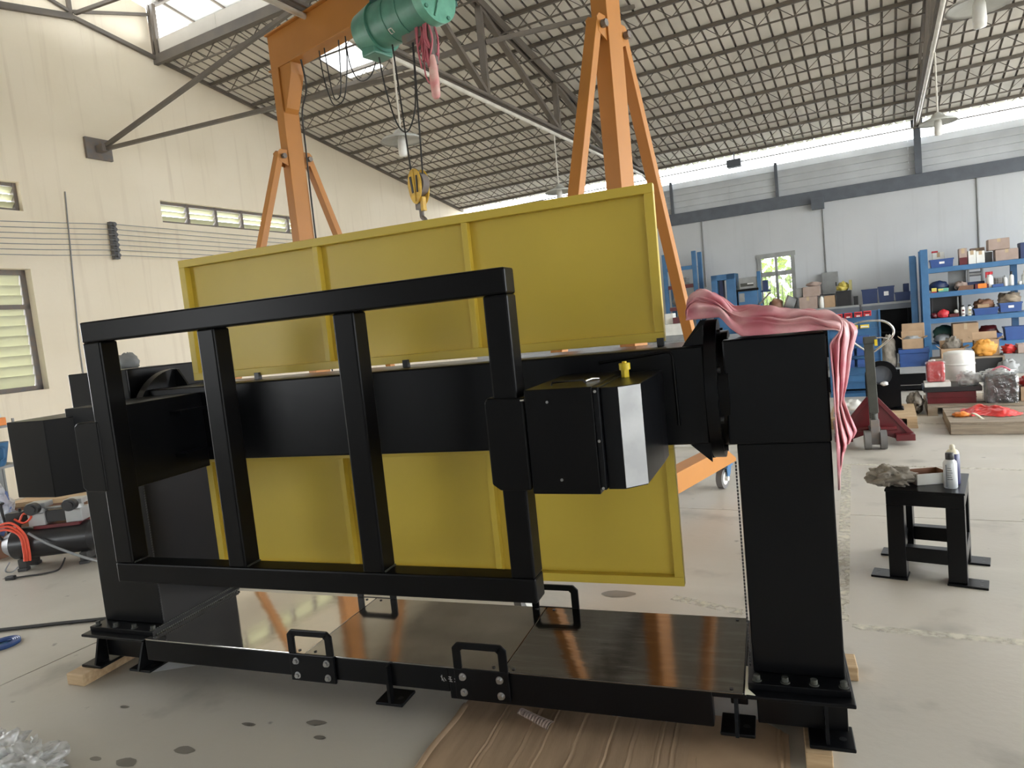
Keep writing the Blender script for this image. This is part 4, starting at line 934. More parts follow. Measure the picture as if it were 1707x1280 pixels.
hd = part('handle_head', MB().box(-.065, .05, -.08, .0, 1.06, 1.13), K['handleg'], jk, bev=.008)
part('handle_loop', MB().tube(smooth_path([(-.01, -.03, .97), (-.10, -.05, 1.04), (-.19, -.06, 1.13), (-.19, -.07, 1.21), (-.12, -.07, 1.27), (-.0, -.07, 1.285), (.12, -.07, 1.27), (.19, -.07, 1.21), (.195, -.06, 1.13), (.12, -.05, 1.05), (.01, -.03, .97)]), .011, n=8), K['chrome'], hd)
part('release_lever', MB().tube([(.03, -.05, 1.11), (.09, -.06, 1.115), (.15, -.06, 1.10)], .007), K['chrome'], hd)
part('lever_tab', MB().box(.03, .055, -.09, -.07, 1.04, 1.10), K['yknob'], hd)

# ================================================================== PALLETS AND GOODS at right
pallet('pale pallet behind the hand pallet truck', -.62, .28, 8.75, 9.75, .13, 'wood', 6)
pallet('dark pallet under the red and black goods', .42, 1.60, 9.55, 10.55, .12, 'oldwood', 8)
t = pallet('grey boarded pallet carrying a red plastic sheet, nearest at right', .56, 1.75, 8.36, 9.38, .125, 'oldwood', 5)
part('lead_board', MB().box(-.59, .595, -.53, -.511, .005, .104), K['oldwood'], t)
t = bthing('plastic_sheet', 'crumpled bright red plastic sheet on the nearest pallet', 'plastic sheet', .97, 8.95, .125)
def reds(s, q):
    n = noise.noise(Vector((s*4, q*4, 3))); n2 = abs(noise.noise(Vector((s*9, q*9, 7)))); e = math.sin(PI*min(1, max(0, s)))*math.sin(PI*q)
    return Vector((-.22+.46*s+.04*math.sin(q*6), -.26+.5*q+.05*math.sin(s*7), .004 + e*(.07+.05*n) + .02*n2))
part('sheet', MB().grid(reds, 40, 40), K['redfilm'], t)
t = bthing('orange_wrapper', 'small orange wrapper left of the red plastic sheet', 'wrapper', .69, 8.75, .125); part('wrapper', MB().blob((0, 0, .02), (.07, .09, .025), 4, .6, 3, 20, 12, -.019), K['orangepl'], t)
t = bthing('paper_strip', 'cream paper strip lying beside the orange wrapper', 'paper', .80, 8.66, .125); part('strip', MB().grid(lambda s, q: Vector((-.05+.12*s+.03*q, .14-.28*s, .012+.02*math.sin(s*5)+.004*q)), 10, 2), K['cream'], t, solid=.004); 
# black ring-topped frame on the pale pallet
t = bthing('ring_bracket', 'black upright steel plate with a round bearing hole on the pale pallet', 'bracket', -.055, 9.3, .13)
P = [(.175, 0), (.175, .42)] + [(.175*math.cos(a), .42+.175*math.sin(a)) for a in [PI*i/14 for i in range(1, 14)]] + [(-.175, .42), (-.175, 0)]
m = MB(); n = 28; ri = .115; cz = .42
outer = []
for i in range(n):
    a = 2*PI*i/n; dx, dz = math.cos(a), math.sin(a)
    if dz >= 0: outer.append((.175*dx, cz+.175*dz))
    else:
        k = min(.175/max(abs(dx), 1e-6), .40/max(abs(dz), 1e-6)); outer.append((dx*k, cz+dz*k))
inner = [(ri*math.cos(2*PI*i/n), cz+ri*math.sin(2*PI*i/n)) for i in range(n)]
for y in (0, .05): m.add([(p[0], y, p[1]) for p in outer+inner], [(i, (i+1) % n, n+(i+1) % n, n+i) for i in range(n)])
m.add([(p[0], y, p[1]) for y in (0, .05) for p in outer], [(i, (i+1) % n, n+(i+1) % n, n+i) for i in range(n)])
m.add([(p[0], y, p[1]) for y in (0, .05) for p in inner], [(i, (i+1) % n, n+(i+1) % n, n+i) for i in range(n)])
part('ring_plate', m, K['black'], t)
part('back_ring', MB().cyl((.02, .05, cz+.01), (.02, .12, cz+.01), .15, n=32), K['bluebeam'], t)
part('back_plate', MB().box(-.15, .2, .12, .15, 0, cz+.05), K['black'], t)
part('base_plate', MB().box(-.19, .22, -.05, .22, 0, .012), K['black'], t)
part('wrapped_paper', MB().blob((.03, -.01, cz-.10), (.04, .03, .025), 2, .4, 3, 14, 8), K['paper'], t)
heap('white bundle lying left of the black ring bracket', 'bundle', 'bundle', -.38, 9.25, .13, (.12, .1, .07), 'white', 12)
t = bthing('metal_offcuts', 'pile of metal bar offcuts on the left of the pale pallet', 'metal bars', -.42, 9.05, .13)
for k in range(5): part('metal_bar', MB().bar((-.15, -.2+k*.05, .015+.02*(k % 2)), (.16, -.15+k*.04, .015+.02*(k % 2)), .025, .025), K['greypl'], t)
heap('dark dusty bundle of netting beside the dark pallet', 'bundle', 'netting_bundle', .30, 9.85, 0, (.09, .12, .13), 'rag', 15)
# goods on the dark pallet
t = bthing('red_machine_box', 'long dark red steel case with black lid on the dark pallet', 'case', .68, 9.95, .12)
part('case_body', MB().box(-.25, .25, -.22, .22, .0, .145).box(-.255, .255, -.225, .225, .07, .08), K['redp'], t, bev=.004)
part('case_lid', MB().box(-.29, .31, -.24, .24, .145, .205), K['blackpl'], t, bev=.006)
t = bthing('white_board', 'white board lying under the shrink-wrapped red box', 'board', .54, 9.85, .3255); part('board', MB().box(-.135, .14, -.12, .12, 0, .055), K['white'], t, bev=.004)
t = bthing('red_box', 'glossy red box in clear shrink wrap on a white board', 'box', .53, 9.84, .382); part('box_body', MB().box(-.095, .095, -.09, .09, .0, .245), K['red'], t, bev=.03); part('wrap', MB().box(-.102, .102, -.098, .098, -.0, .256), K['filmr'], t, bev=.02)
part('wrap_knot', MB().blob((-.03, 0, .262), (.04, .02, .012), 4, .4, 3, 12, 8), K['filmh'], t)
t = bthing('white_drum', 'large white plastic-wrapped drum behind the red box', 'drum', .82, 10.37, .1205)
part('drum_body', MB().lathe([(.16, 0), (.17, .02), (.17, .54), (.165, .56), (.12, .575), (0, .58)], n=32), K['white'], t); part('drum_band', MB().lathe([(.172, .40), (.176, .405), (.176, .42), (.172, .425)], n=32).lathe([(.172, .2), (.176, .205), (.176, .22), (.172, .225)], n=32), K['white'], t)
t = bthing('wrapped_part', 'grey metal part in crinkled clear film on the black lid', 'parcel', .88, 9.86, .3255); part('metal_part', MB().cyl((0, 0, .0), (0, 0, .13), .075, n=24), K['pump'], t, bev=.01); part('film', MB().blob((0, 0, .07), (.12, .09, .085), 3, .5, 4, 30, 18, -.07), K['film'], t)
t = bthing('wrapped_box', 'black box in glossy clear plastic wrap at the right end of the dark pallet', 'parcel', 1.17, 9.78, .1205)
part('box_body', MB().box(-.15, .15, -.14, .14, 0, .33), K['blackpl'], t, bev=.015)
def wrapf(s, q):
    a = 2*PI*s; x = max(-1, min(1, 1.35*math.cos(a))); y = max(-1, min(1, 1.35*math.sin(a))); n = noise.noise(Vector((x*3, y*3, q*5)))
    return Vector((x*.162*(1+.06*n), y*.152*(1+.06*n), .002+.345*q+.01*n))
part('film', MB().grid(wrapf, 60, 16), K['filmr'], t)
part('film_top', MB().blob((-.02, 0, .36), (.13, .11, .03), 6, .7, 4, 26, 14), K['filmh'], t)
part('red_tie', MB().tube(smooth_path([(-.10, -.05, .36), (-.02, -.04, .41), (.03, -.04, .415), (.10, -.05, .37)]), .012), K['pinkcord'], t)
carton('tan carton at the right edge behind the wrapped black box', 1.36, 1.62, 9.9, .1205, .28, .3, 'card')
heap('orange-red plastic parcel on the tan carton at the right edge', 'parcel', 'parcel', 1.48, 9.88, .286, (.12, .11, .06), 'redfilm', 21)

# ================================================================== LONG DARK MACHINE BASE on the floor behind
t = bthing('steel_bed', 'long low black steel base with a dusty grey top behind the ring bracket', 'machine bed', -.08, 12.1, 0)
part('base_body', MB().box(-.75, .68, -.25, .55, .03, .27), K['black'], t, bev=.004); part('base_top', MB().box(-.78, .70, -.28, .58, .27, .285), K['greypl'], t, bev=.003)
part('base_slot', MB().box(-.7, .62, -.256, -.25, .09, .10), K['steel'], t)
for x in (-.65, .6): part('base_foot', MB().box(x-.06, x+.06, -.25, .5, 0, .03), K['blackpl'], t)

# ================================================================== BLUE TOOL STAND with red bins
t = bthing('tool_stand', 'blue louvred tool stand carrying rows of small bins behind the pallet truck', 'tool stand', -.40, 11.6, 0)
part('back_panel', MB().box(-.36, .36, .0, .03, .1, 1.27), K['blue'], t)
for x in (-.36, .34): part('upright', MB().box(x, x+.02, -.03, .05, 0, 1.28), K['blue'], t)
part('foot', MB().box(-.36, .36, -.15, .2, 0, .05), K['blue'], t)
for k in range(9): part('louvre', MB().box(-.33, .33, -.02, .0, .2+k*.115, .21+k*.115), K['blue'], t)
for k, x in enumerate((-.19, -.06, .075, .195, -.31)):
    q = bthing('parts_bin', ['red parts bin at the far left of the top row, beside the towel', 'red parts bin second from left on the top row of the blue stand', 'red parts bin third on the top row, next after the gap', 'red parts bin at the right end of the top row of the blue stand', 'red parts bin mostly hidden by the towel on the top row'][k], 'bin', -.40+x, 11.505, 1.185+.004*k, 'red bins on the blue tool stand')
    part('bin_body', MB().prism([(.07, 0), (-.05, 0), (-.05, .03), (-.03, .075), (.07, .075)], 'x', -.052, .052), K['red'], q, bev=.004); part('bin_mouth', MB().box(-.04, .04, -.045, -.034, .042, .06), K['redp'], q); part('bin_label', MB().box(-.025, .025, -.054, -.049, .006, .024), K['paper'], q)
for k, x in enumerate((-.17, .0, .15)):
    q = bthing('parts_bin', ['yellow label bin at the left of the second row', 'yellow label bin in the middle of the second row', 'yellow label bin at the right of the second row'][k], 'bin', -.40+x, 11.525, 1.02, 'yellow bins on the blue tool stand')
    part('bin_body', MB().prism([(.05, 0), (-.03, 0), (-.02, .05), (.05, .05)], 'x', -.06, .06), K['yknob'], q, bev=.003); part('bin_label', MB().box(-.05, .05, -.034, -.028, .012, .034), K['paper'], q)
for k, (x, z) in enumerate(((-.1, .8), (.12, .8), (-.1, .62), (.12, .62), (.12, .45), (-.1, .45))):
    q = bthing('parts_bin', ['upper left','upper right','middle left','middle right','lowest right','lowest left'][k] + ' blue parts bin on the blue stand behind the pallet truck', 'bin', -.40+x, 11.475, z, 'blue bins on the blue tool stand')
    part('bin_body', MB().prism([(.095, 0), (-.07, 0), (-.07, .04), (-.04, .11), (.095, .11)], 'x', -.09, .09), K['bluebin'], q, bev=.004)
carton('brown carton with a white lid on the floor below the blue stand', -.50, -.22, 12.0, .286, .44, .25, 'card')

# ================================================================== STORAGE RACK at right
RV = 14.8
t = bthing('storage_rack', 'tall blue steel rack loaded with boxes at the right edge', 'rack', 0, RV, 0)
for u in (.70, 2.95):
    for y in (0, .62): part('upright', MB().box(u-.06, u+.06, y-.035, y+.035, 0, 2.2), K['blue'], t, bev=.004)
    for k in range(5): part('side_brace', MB().bar((u, .0, .3+k*.38), (u, .62, .3+k*.38+(.3 if k % 2 else 0)), .03, .03), K['blue'], t)
for z in (.45, .93, 1.40, 1.85):
    part('shelf_beam', MB().box(.76, 2.89, -.03, .02, z-.09, z-.005), K['blue'], t, bev=.003); part('shelf_beam', MB().box(.76, 2.89, .6, .65, z-.09, z-.005), K['blue'], t, bev=.003)
    part('shelf_deck', MB().box(.76, 2.89, .0, .62, z-.02, z), K['blue'], t)
part('rear_upright', MB().box(2.06, 2.16, .58, .66, 0, 1.85), K['blue'], t)
v = RV+.2
plastic_bin('blue plastic bin with a white label on the left of the top rack shelf', .80, 1.16, v, 1.8505, 2.0); carton('red and white carton standing behind the top left blue bin', .86, 1.05, v+.28, 1.8505, 2.13, .14, 'white')
t = bthing('red_packet', 'red packet on the red and white carton of the top shelf', 'packet', .90, v+.27, 2.136); part('packet', MB().box(-.05, .05, -.05, .05, 0, .03), K['red'], t, bev=.005)
carton('brown carton with a red lower half on the top shelf', 1.25, 1.37, v, 1.8505, 2.14, .25, 'cardpink'); t = bthing('red_card', 'red card leaning on the brown top shelf carton', 'card', 1.31, v-.14, 1.8505); part('card', MB().box(-.06, .06, -.008, .008, 0, .13), K['redp'], t)
carton('white printed carton in the middle of the top shelf', 1.385, 1.50, v, 1.8505, 2.08, .25, 'white'); carton('white striped carton right of the printed carton on the top shelf', 1.505, 1.63, v, 1.8505, 2.06, .25, 'white', tape=True)
carton('grey carton behind the white cartons of the top shelf', 1.45, 1.67, v+.27, 1.8505, 2.13, .14, 'cardpink'); carton('brown carton at the right of the top shelf, lower of two', 1.78, 2.11, v-.02, 1.8505, 2.04, .3, 'cardpink'); carton('brown carton stacked on another at the right of the top shelf', 1.69, 2.0, v+.04, 2.05, 2.24, .3, 'cardpink')
carton('small grey carton at the back of the top shelf beside the brown pair', 1.66, 1.77, v+.18, 1.8505, 2.03, .14, 'greypl', tape=False); carton('dark carton at the right edge of the top shelf', 2.14, 2.4, v, 1.8505, 2.12, .3, 'dblue', tape=False)
heap('dark folded bag at the left of the second rack shelf', 'bag', 'bag', .93, v+.15, 1.4005, (.15, .1, .11), 'dblue', 31, .25); t = bthing('packet', 'yellow and red packet at the front left of the second shelf', 'packet', .84, v-.13, 1.4005); part('packet', MB().box(-.04, .04, -.03, .03, 0, .085), K['yfilm'], t, bev=.006); part('packet_band', MB().box(-.041, .041, -.032, .0, .0, .02), K['red'], t)
t = bthing('packet', 'green and teal packet beside the yellow packet on the second shelf', 'packet', .985, v-.12, 1.4005); part('packet', MB().box(-.08, .08, -.03, .03, 0, .07), K['greencap'], t, bev=.01); part('packet_band', MB().box(-.081, .0, -.032, .0, .03, .06), K['yfilm'], t)
t = bthing('board', 'grey board leaning at the back of the second shelf', 'board', 1.23, v+.2, 1.4005); part('sheet', MB().box(-.14, .14, -.01, .01, 0, .38), K['greypl'], t)
heap('crumpled grey paper in front of the leaning board', 'paper', 'paper_heap', 1.27, v+.02, 1.4005, (.1, .1, .08), 'cardpink', 33, .5)
t = bthing('hinge_frame', 'dark machine bracket standing in the middle of the second shelf', 'bracket', 1.5, v+.12, 1.4005); part('base', MB().box(-.13, .13, -.1, .1, 0, .13), K['dblue'], t, bev=.01); part('arch', MB().box(-.12, -.09, -.05, .05, .13, .4).box(.09, .12, -.05, .05, .13, .4).box(-.12, .12, -.05, .05, .36, .4), K['greypl'], t); part('roller', MB().cyl((-.09, 0, .27), (.09, 0, .27), .04, n=14), K['pump'], t)
t = bthing('plate_stack', 'low stack of brown sheets on the second shelf', 'sheets', 1.32, v-.12, 1.4005)
for k in range(4): part('sheet', MB().box(-.12+.01*k, .12, -.07, .06, k*.02, k*.02+.016), K['brownbox'], t)
t = bthing('orange_box', 'orange box with red ends on the second rack shelf', 'box', 1.565, v-.14, 1.4005); part('box_body', MB().box(-.06, .07, -.05, .05, 0, .085), K['orangepl'], t, bev=.004); part('box_end', MB().box(-.1, -.061, -.05, .05, 0, .085).box(.071, .1, -.05, .05, 0, .07), K['redp'], t)
t = bottle('white spray bottle with a red trigger head on the second shelf', 1.69, v-.1, 1.4005, .27, .055, 'white', 'red'); part('trigger', MB().box(-.06, .05, -.02, .02, .23, .28).box(-.06, -.04, -.015, .015, .17, .24), K['red'], t, bev=.005)
t = bthing('wire_basket', 'grey wire basket beside the spray bottle', 'basket', 1.82, v-.05, 1.4005)
m = MB(); 
for k in range(5): m.lathe([(.065+.002*k, .02+k*.035), (.069+.002*k, .02+k*.035), (.069+.002*k, .026+k*.035), (.065+.002*k, .026+k*.035)], n=18)
for k in range(12): m.bar((.067*math.cos(k*PI/6), .067*math.sin(k*PI/6), 0), (.076*math.cos(k*PI/6), .076*math.sin(k*PI/6), .175), .005, .005)
part('wire', m, K['greypl'], t); part('basket_lining', MB().lathe([(0, .003), (.06, .003), (.068, .15)], n=18), K['iron'], t)
t = bthing('blue_tray', 'flat blue tray in front of the wire basket', 'tray', 1.80, v-.16, 1.4005); part('tray', MB().box(-.08, .08, -.03, .03, 0, .05), K['bluebin'], t, bev=.004)
bottle('slim white bottle left of the pair on the second shelf', 1.92, v-.08, 1.4005, .19, .032, 'white', 'greypl'); bottle('slim white bottle with a black pump on the second shelf', 2.01, v-.08, 1.4005, .25, .035, 'white', 'blackpl', capf=.22); bottle('white bottle at the right edge of the second shelf', 2.2, v-.08, 1.4005, .24, .05, 'white', 'white')
t = bthing('white_cup', 'small white cup on the second shelf near the right edge', 'cup', 2.12, v-.12, 1.4005); part('cup', MB().lathe([(0, 0), (.028, 0), (.033, .06), (.029, .06), (.025, .006), (0, .006)], n=16), K['white'], t)
t = bthing('open_crate', 'dark open-fronted crate at the left of the third shelf', 'crate', 1.03, v+.12, .9305); part('crate_shell', MB().box(-.24, .24, .12, .14, 0, .38).box(-.24, -.22, -.15, .14, 0, .38).box(.22, .24, -.15, .14, 0, .38).box(-.24, .24, -.15, .14, .36, .38).box(-.24, .24, -.15, .14, 0, .02), K['blackpl'], t, bev=.003); part('crate_post', MB().box(.17, .19, -.15, -.13, .02, .36), K['greypl'], t)
heap('red plastic tool lying in front of the dark crate', 'tool', 'tool', .97, v-.14, .9305, (.09, .05, .075), 'red', 41, .35); heap('red cloth bundle at the left end of the third shelf', 'cloth', 'cloth_bundle', .82, v-.12, .9305, (.055, .05, .05), 'redp', 42, .35)
t = bthing('red_block', 'flat red block right of the red tool on the third shelf', 'block', 1.13, v-.14, .9305); part('block', MB().box(-.075, .075, -.04, .04, 0, .06), K['redp'], t, bev=.006); 
heap('small white crumpled paper above the flat red block', 'paper', 'paper_ball', 1.17, v-.12, .9925, (.035, .03, .035), 'white', 43, .3)
for k, (u, lb) in enumerate(((1.27, 'white spray can at left of two on the third shelf'), (1.37, 'white spray can at right of two on the third shelf'))):
    t = bthing('spray_can', lb, 'can', u, v-.15, .9305, 'spray cans on the third rack shelf'); part('can_body', MB().lathe([(.03, 0), (.032, .004), (.032, .15), (.02, .17)], n=18), K['white'], t); part('cap', MB().lathe([(.018, .165), (.02, .17), (.02, .2), (0, .2)], n=14), K['blackpl'], t); part('can_print', MB().box(-.02, .02, -.0335, -.028, .03, .05).box(-.016, .018, -.0335, -.029, .09, .12), K['redp' if k == 0 else 'olive'], t)
plastic_bin('blue plastic bin in the middle of the third shelf holding brown parts', 1.43, 1.79, v-.06, .9305, 1.05, .32, lab=False); heap('heap of rusty brown parts in the middle third shelf bin', 'parts', 'parts_heap', 1.60, v-.03, 1.0, (.15, .11, .10), 'brownbox', 44, .5); carton('flat tan carton in front of the brown parts heap', 1.49, 1.66, v-.15, 1.053, 1.115, .06, 'card', tape=False)
plastic_bin('blue plastic bin with a white label at the right of the third shelf', 1.81, 2.13, v-.08, .95, 1.11, .32); heap('heap of brown offcuts spilling over the right third shelf bin', 'parts', 'parts_heap', 1.97, v-.06, 1.05, (.15, .12, .12), 'oldwood', 45, .5)
heap('grey-green sack at the left of the bottom rack shelf', 'sack', 'sack', .94, v-.02, .4505, (.13, .12, .09), 'greypl', 46, .3); carton('large brown carton on the bottom rack shelf', 1.10, 1.49, v-.02, .4505, .80, .34, 'card'); plastic_bin('low blue bin right of the large bottom shelf carton', 1.50, 1.83, v-.05, .4505, .58, .3, lab=False); plastic_bin('tall blue bin at the right of the bottom shelf', 1.875, 2.25, v-.05, .4505, .68, .3, lab=False); heap('dark red cloth behind the low blue bin of the bottom shelf', 'cloth', 'cloth_bundle', 1.68, v+.2, .4505, (.16, .1, .14), 'redp', 47, .3)
heap('pile of dark green netting at the back of the bottom shelf', 'netting', 'netting', 1.0, v+.22, .4505, (.18, .1, .17), 'dgreen', 48, .3)
# second, darker rack upright behind
t = bthing('rack_upright', 'dark blue spare rack upright standing left of the loaded rack', 'upright', .52, 15.0, 0); part('upright', MB().box(-.05, .05, -.04, .04, 0, 2.12), K['blue'], t, bev=.004); part('base_plate', MB().box(-.08, .08, -.07, .07, 0, .01), K['blue'], t)
t = bthing('rack_upright', 'dark navy rack upright standing behind the spare upright', 'upright', .56, 15.6, 0); part('upright', MB().box(-.05, .05, -.04, .04, 0, 2.12), K['blue'], t, bev=.004); part('base_plate', MB().box(-.08, .08, -.07, .07, 0, .01), K['blue'], t)

# ================================================================== FLOOR GOODS in front of the rack
t = bthing('storage_crate', 'large blue lidded crate on the floor left of the loaded rack', 'crate', .44, 14.0, 0)
part('crate_body', MB().box(-.22, .22, -.17, .17, 0, .40), K['bluebin'], t, bev=.01); part('crate_lid', MB().box(-.235, .235, -.185, .185, .40, .475), K['bluebin'], t, bev=.008); part('crate_band', MB().box(-.225, .225, -.175, .175, .24, .27), K['bluebin'], t)
carton('open brown carton full of tools on the blue crate', .27, .59, 13.98, .4755, .65, .28, 'card', True); heap('tangle of pale tools in the carton on the blue crate', 'tools', 'tools_heap', .43, 13.98, .56, (.13, .10, .07), 'greypl', 51, .5)
carton('open brown carton standing on edge above the tool carton',   .28, .63, 14.22, .6525, .90, .08, 'card', tape=False)
heap('grey canvas bag hanging left of the stacked cartons', 'bag', 'canvas_bag', .06, 14.0, .0, (.12, .15, .38), 'rag', 52, .3)
carton('shallow open tan carton on the floor before the rack', .83, 1.17, 13.75, .30, .46, .3, 'card', True); t = bthing('low_bench', 'low wooden stand under the tan carton and its rags', 'stand', .98, 13.8, 0); part('stand_top', MB().box(-.3, .26, -.2, .2, .26, .2995), K['oldwood'], t); 
for x in (-.26, .22): part('stand_leg', MB().box(x-.03, x+.03, -.18, .18, 0, .26), K['oldwood'], t)
heap('bundle of grey rags in the tan carton', 'rags', 'rag_bundle', 1.0, 13.78, .40, (.12, .1, .12), 'rag', 53, .5)
t = bthing('low_stand', 'low black-sided stand under the amber bag', 'stand', 1.47, 13.65, 0); part('stand_top', MB().box(-.21, .22, -.2, .25, .285, .31), K['oldwood'], t); part('stand_side', MB().box(-.2, .2, -.15, .24, 0, .285), K['blackpl'], t)
for x in (-.21, .19): part('stand_leg', MB().box(x, x+.03, -.19, -.15, 0, .285), K['oldwood'], t)
carton('open tan carton holding the amber bag', 1.30, 1.64, 13.72, .3105, .57, .22, 'card', True); t = bthing('amber_bag', 'amber plastic bag standing in front of the open carton', 'bag', 1.44, 13.55, .3105); part('bag', MB().blob((0, 0, .12), (.145, .04, .125), 9, .5, 3.2, 26, 16, -.118), K['orangebag'], t)
t = bthing('floor_box', 'grey crate under the red bag at the right edge', 'crate', 1.88, 13.7, 0); part('crate', MB().box(-.2, .3, -.15, .15, 0, .33), K['greypl'], t, bev=.01)
heap('red plastic bag right of the amber bag', 'bag', 'plastic_bag', 1.77, 13.62, .3305, (.075, .07, .07), 'redfilm', 54, 1.0, 3.4); carton('brown carton at the right edge before the rack', 1.87, 2.1, 13.62, .3305, .47, .25, 'cardpink')
heap('crumpled grey film left of the grey crate', 'film', 'film_heap', 1.70, 13.25, 0.0, (.12, .07, .13), 'greypl', 55, .5)

# ================================================================== BENCH along the back wall
for (u0, u1, lab) in ((-2.12, -.40, 'dark workbench under the back window loaded with cartons'), (-.36, .50, 'dark workbench with blue bins left of the loaded rack')):
    t = bthing('workbench', lab, 'workbench', (u0+u1)/2, 15.5, 0); hx = (u1-u0)/2
    part('bench_top', MB().box(-hx, hx, -.3, .4, 1.26, 1.30), K['greypl'], t, bev=.003); part('bench_panel', MB().box(-hx+.05, hx-.05, .3, .33, .25, 1.26), K['blackm'], t)
    for x in (-hx+.05, hx-.05): part('bench_leg', MB().box(x-.035, x+.035, -.28, -.21, 0, 1.26).box(x-.035, x+.035, .3, .37, 0, 1.26), K['blackm'], t)
    part('bench_shelf', MB().box(-hx+.05, hx-.05, -.25, .3, .7, .73), K['blackm'], t)
    part('bench_rail', MB().box(-hx, hx, -.31, -.28, 1.16, 1.26), K['bluebeam'], t)
BZ = 1.3005; v = 15.42
t = bthing('dark_bundle', 'dark brown heap at the left end of the bench below the window', 'bundle', -1.97, v, BZ); part('bundle', MB().blob((0, 0, .13), (.14, .14, .145), 61, .25, 2, 20, 14, -.128), K['brownbox'], t)
t = bthing('motor_drum', 'grey cylinder tilted in front of the back window', 'drum', -1.68, v, BZ); part('drum', MB().cyl((-.08, 0, .20), (.10, 0, .13), .125, n=24), K['greypl'], t, bev=.01); part('drum_rim', MB().cyl((-.09, 0, .204), (-.06, 0, .192), .135, n=24), K['iron'], t)
carton('long pinkish carton lowest on the bench right of the grey cylinder', -1.50, -1.16, v, BZ, 1.55, .3, 'cardpink'); carton('pinkish carton stacked on the long carton', -1.42, -1.10, v, 1.556, 1.75, .28, 'cardpink', tape=False); carton('small grey-green carton left of the stacked carton', -1.55, -1.43, v, 1.556, 1.74, .2, 'greypl', tape=False)
heap('pale paper bundle on top of the stacked carton', 'paper', 'paper_bundle', -1.22, v, 1.756, (.13, .1, .045), 'cardpink', 62, .4); bottle('small white bottle between the cartons on the bench', -1.08, v-.1, BZ, .28, .045, 'white', 'blackpl'); carton('tan open carton left of the black case', -1.03, -.83, v, BZ, 1.53, .25, 'card', tape=False)
carton('black plastic case with a small label on the bench', -.81, -.53, v, BZ, 1.60, .28, 'blackpl', tape=False, name='plastic_case'); heap('yellow packaging foil on the black case', 'foil', 'foil_heap', -.69, v, 1.606, (.085, .07, .075), 'yfilm', 63, 1.1, 3.6); t = bthing('olive_carton', 'narrow olive carton on the right of the black case', 'box', -.55, v, 1.606); part('box_body', MB().box(-.02, .03, -.08, .08, 0, .2), K['olive'], t, bev=.004)
carton('small black case right of the black plastic case', -.50, -.42, v, BZ, 1.47, .2, 'blackpl', tape=False, name='plastic_case')
plastic_bin('dark blue bin at the left of the bench bins', -.35, -.075, v, BZ, 1.585, .3, 'dblue', lab=False); plastic_bin('dark blue bin with a white label on the bench', -.065, .21, v, BZ, 1.61, .3, 'dblue'); plastic_bin('low dark blue bin right of the labelled bench bin', .22, .48, v, BZ, 1.47, .3, 'dblue', lab=False); carton('small navy carton standing behind the low bench bin', .37, .47, v+.23, BZ, 1.62, .12, 'dblue', tape=False)
t = bthing('electric_box', 'grey electric cabinet on the back wall below a conduit', 'electric box', -.95, VB-.09, 1.56); part('cabinet', MB().box(-.155, .155, -.08, .085, 0, .46), K['greypl'], t, bev=.006); part('cabinet_lock', MB().box(.10, .125, -.09, -.08, .16, .24), K['blackpl'], t)
# blue machine at the left of the window
t = bthing('blue_cabinet', 'open blue machine cabinet standing left of the back window', 'cabinet', -2.945, 15.3, 0)
part('cabinet_shell', MB().box(-.25, -.13, -.2, .2, 0, 2.2).box(.06, .25, -.2, .2, 0, 2.2).box(-.25, .25, -.2, .2, 2.08, 2.2).box(-.25, .25, -.2, .2, 0, 1.5), K['blue'], t, bev=.008); part('cabinet_post', MB().box(-.10, -.03, -.1, .1, 1.5, 2.08), K['dblue'], t)
t = bthing('blue_bench', 'blue steel press frame right of the open blue cabinet', 'press frame', -2.44, 15.3, 0); part('frame_body', MB().box(-.22, .17, -.2, .2, 0, 1.80), K['blue'], t, bev=.01); part('frame_top', MB().box(-.24, .2, -.22, .22, 1.80, 1.845), K['blackm'], t); part('frame_post', MB().box(.18, .25, -.2, -.12, 0, 2.18), K['blue'], t); part('frame_brace', MB().bar((.2, -.21, 1.5), (.42, -.21, 1.72), .03, .03), K['iron'], t); part('light_panel', MB().box(-.2, -.09, -.206, -.2, 1.58, 1.76), K['greypl'], t); part('tool_holder', MB().box(.22, .42, -.2, -.1, 1.74, 1.78).box(.28, .38, -.18, -.08, 1.78, 1.98), K['dblue'], t)
t = bthing('grey_appliance', 'grey box appliance on top of the blue press frame', 'appliance', -2.44, 15.3, 1.8455); part('appliance_body', MB().box(-.19, .165, -.18, .18, 0, .235), K['greypl'], t, bev=.01); part('appliance_window', MB().box(-.16, .10, -.186, -.18, .05, .12), K['handleg'], t); part('appliance_strip', MB().box(-.02, .1, -.19, -.186, .09, .115), K['paper'], t)

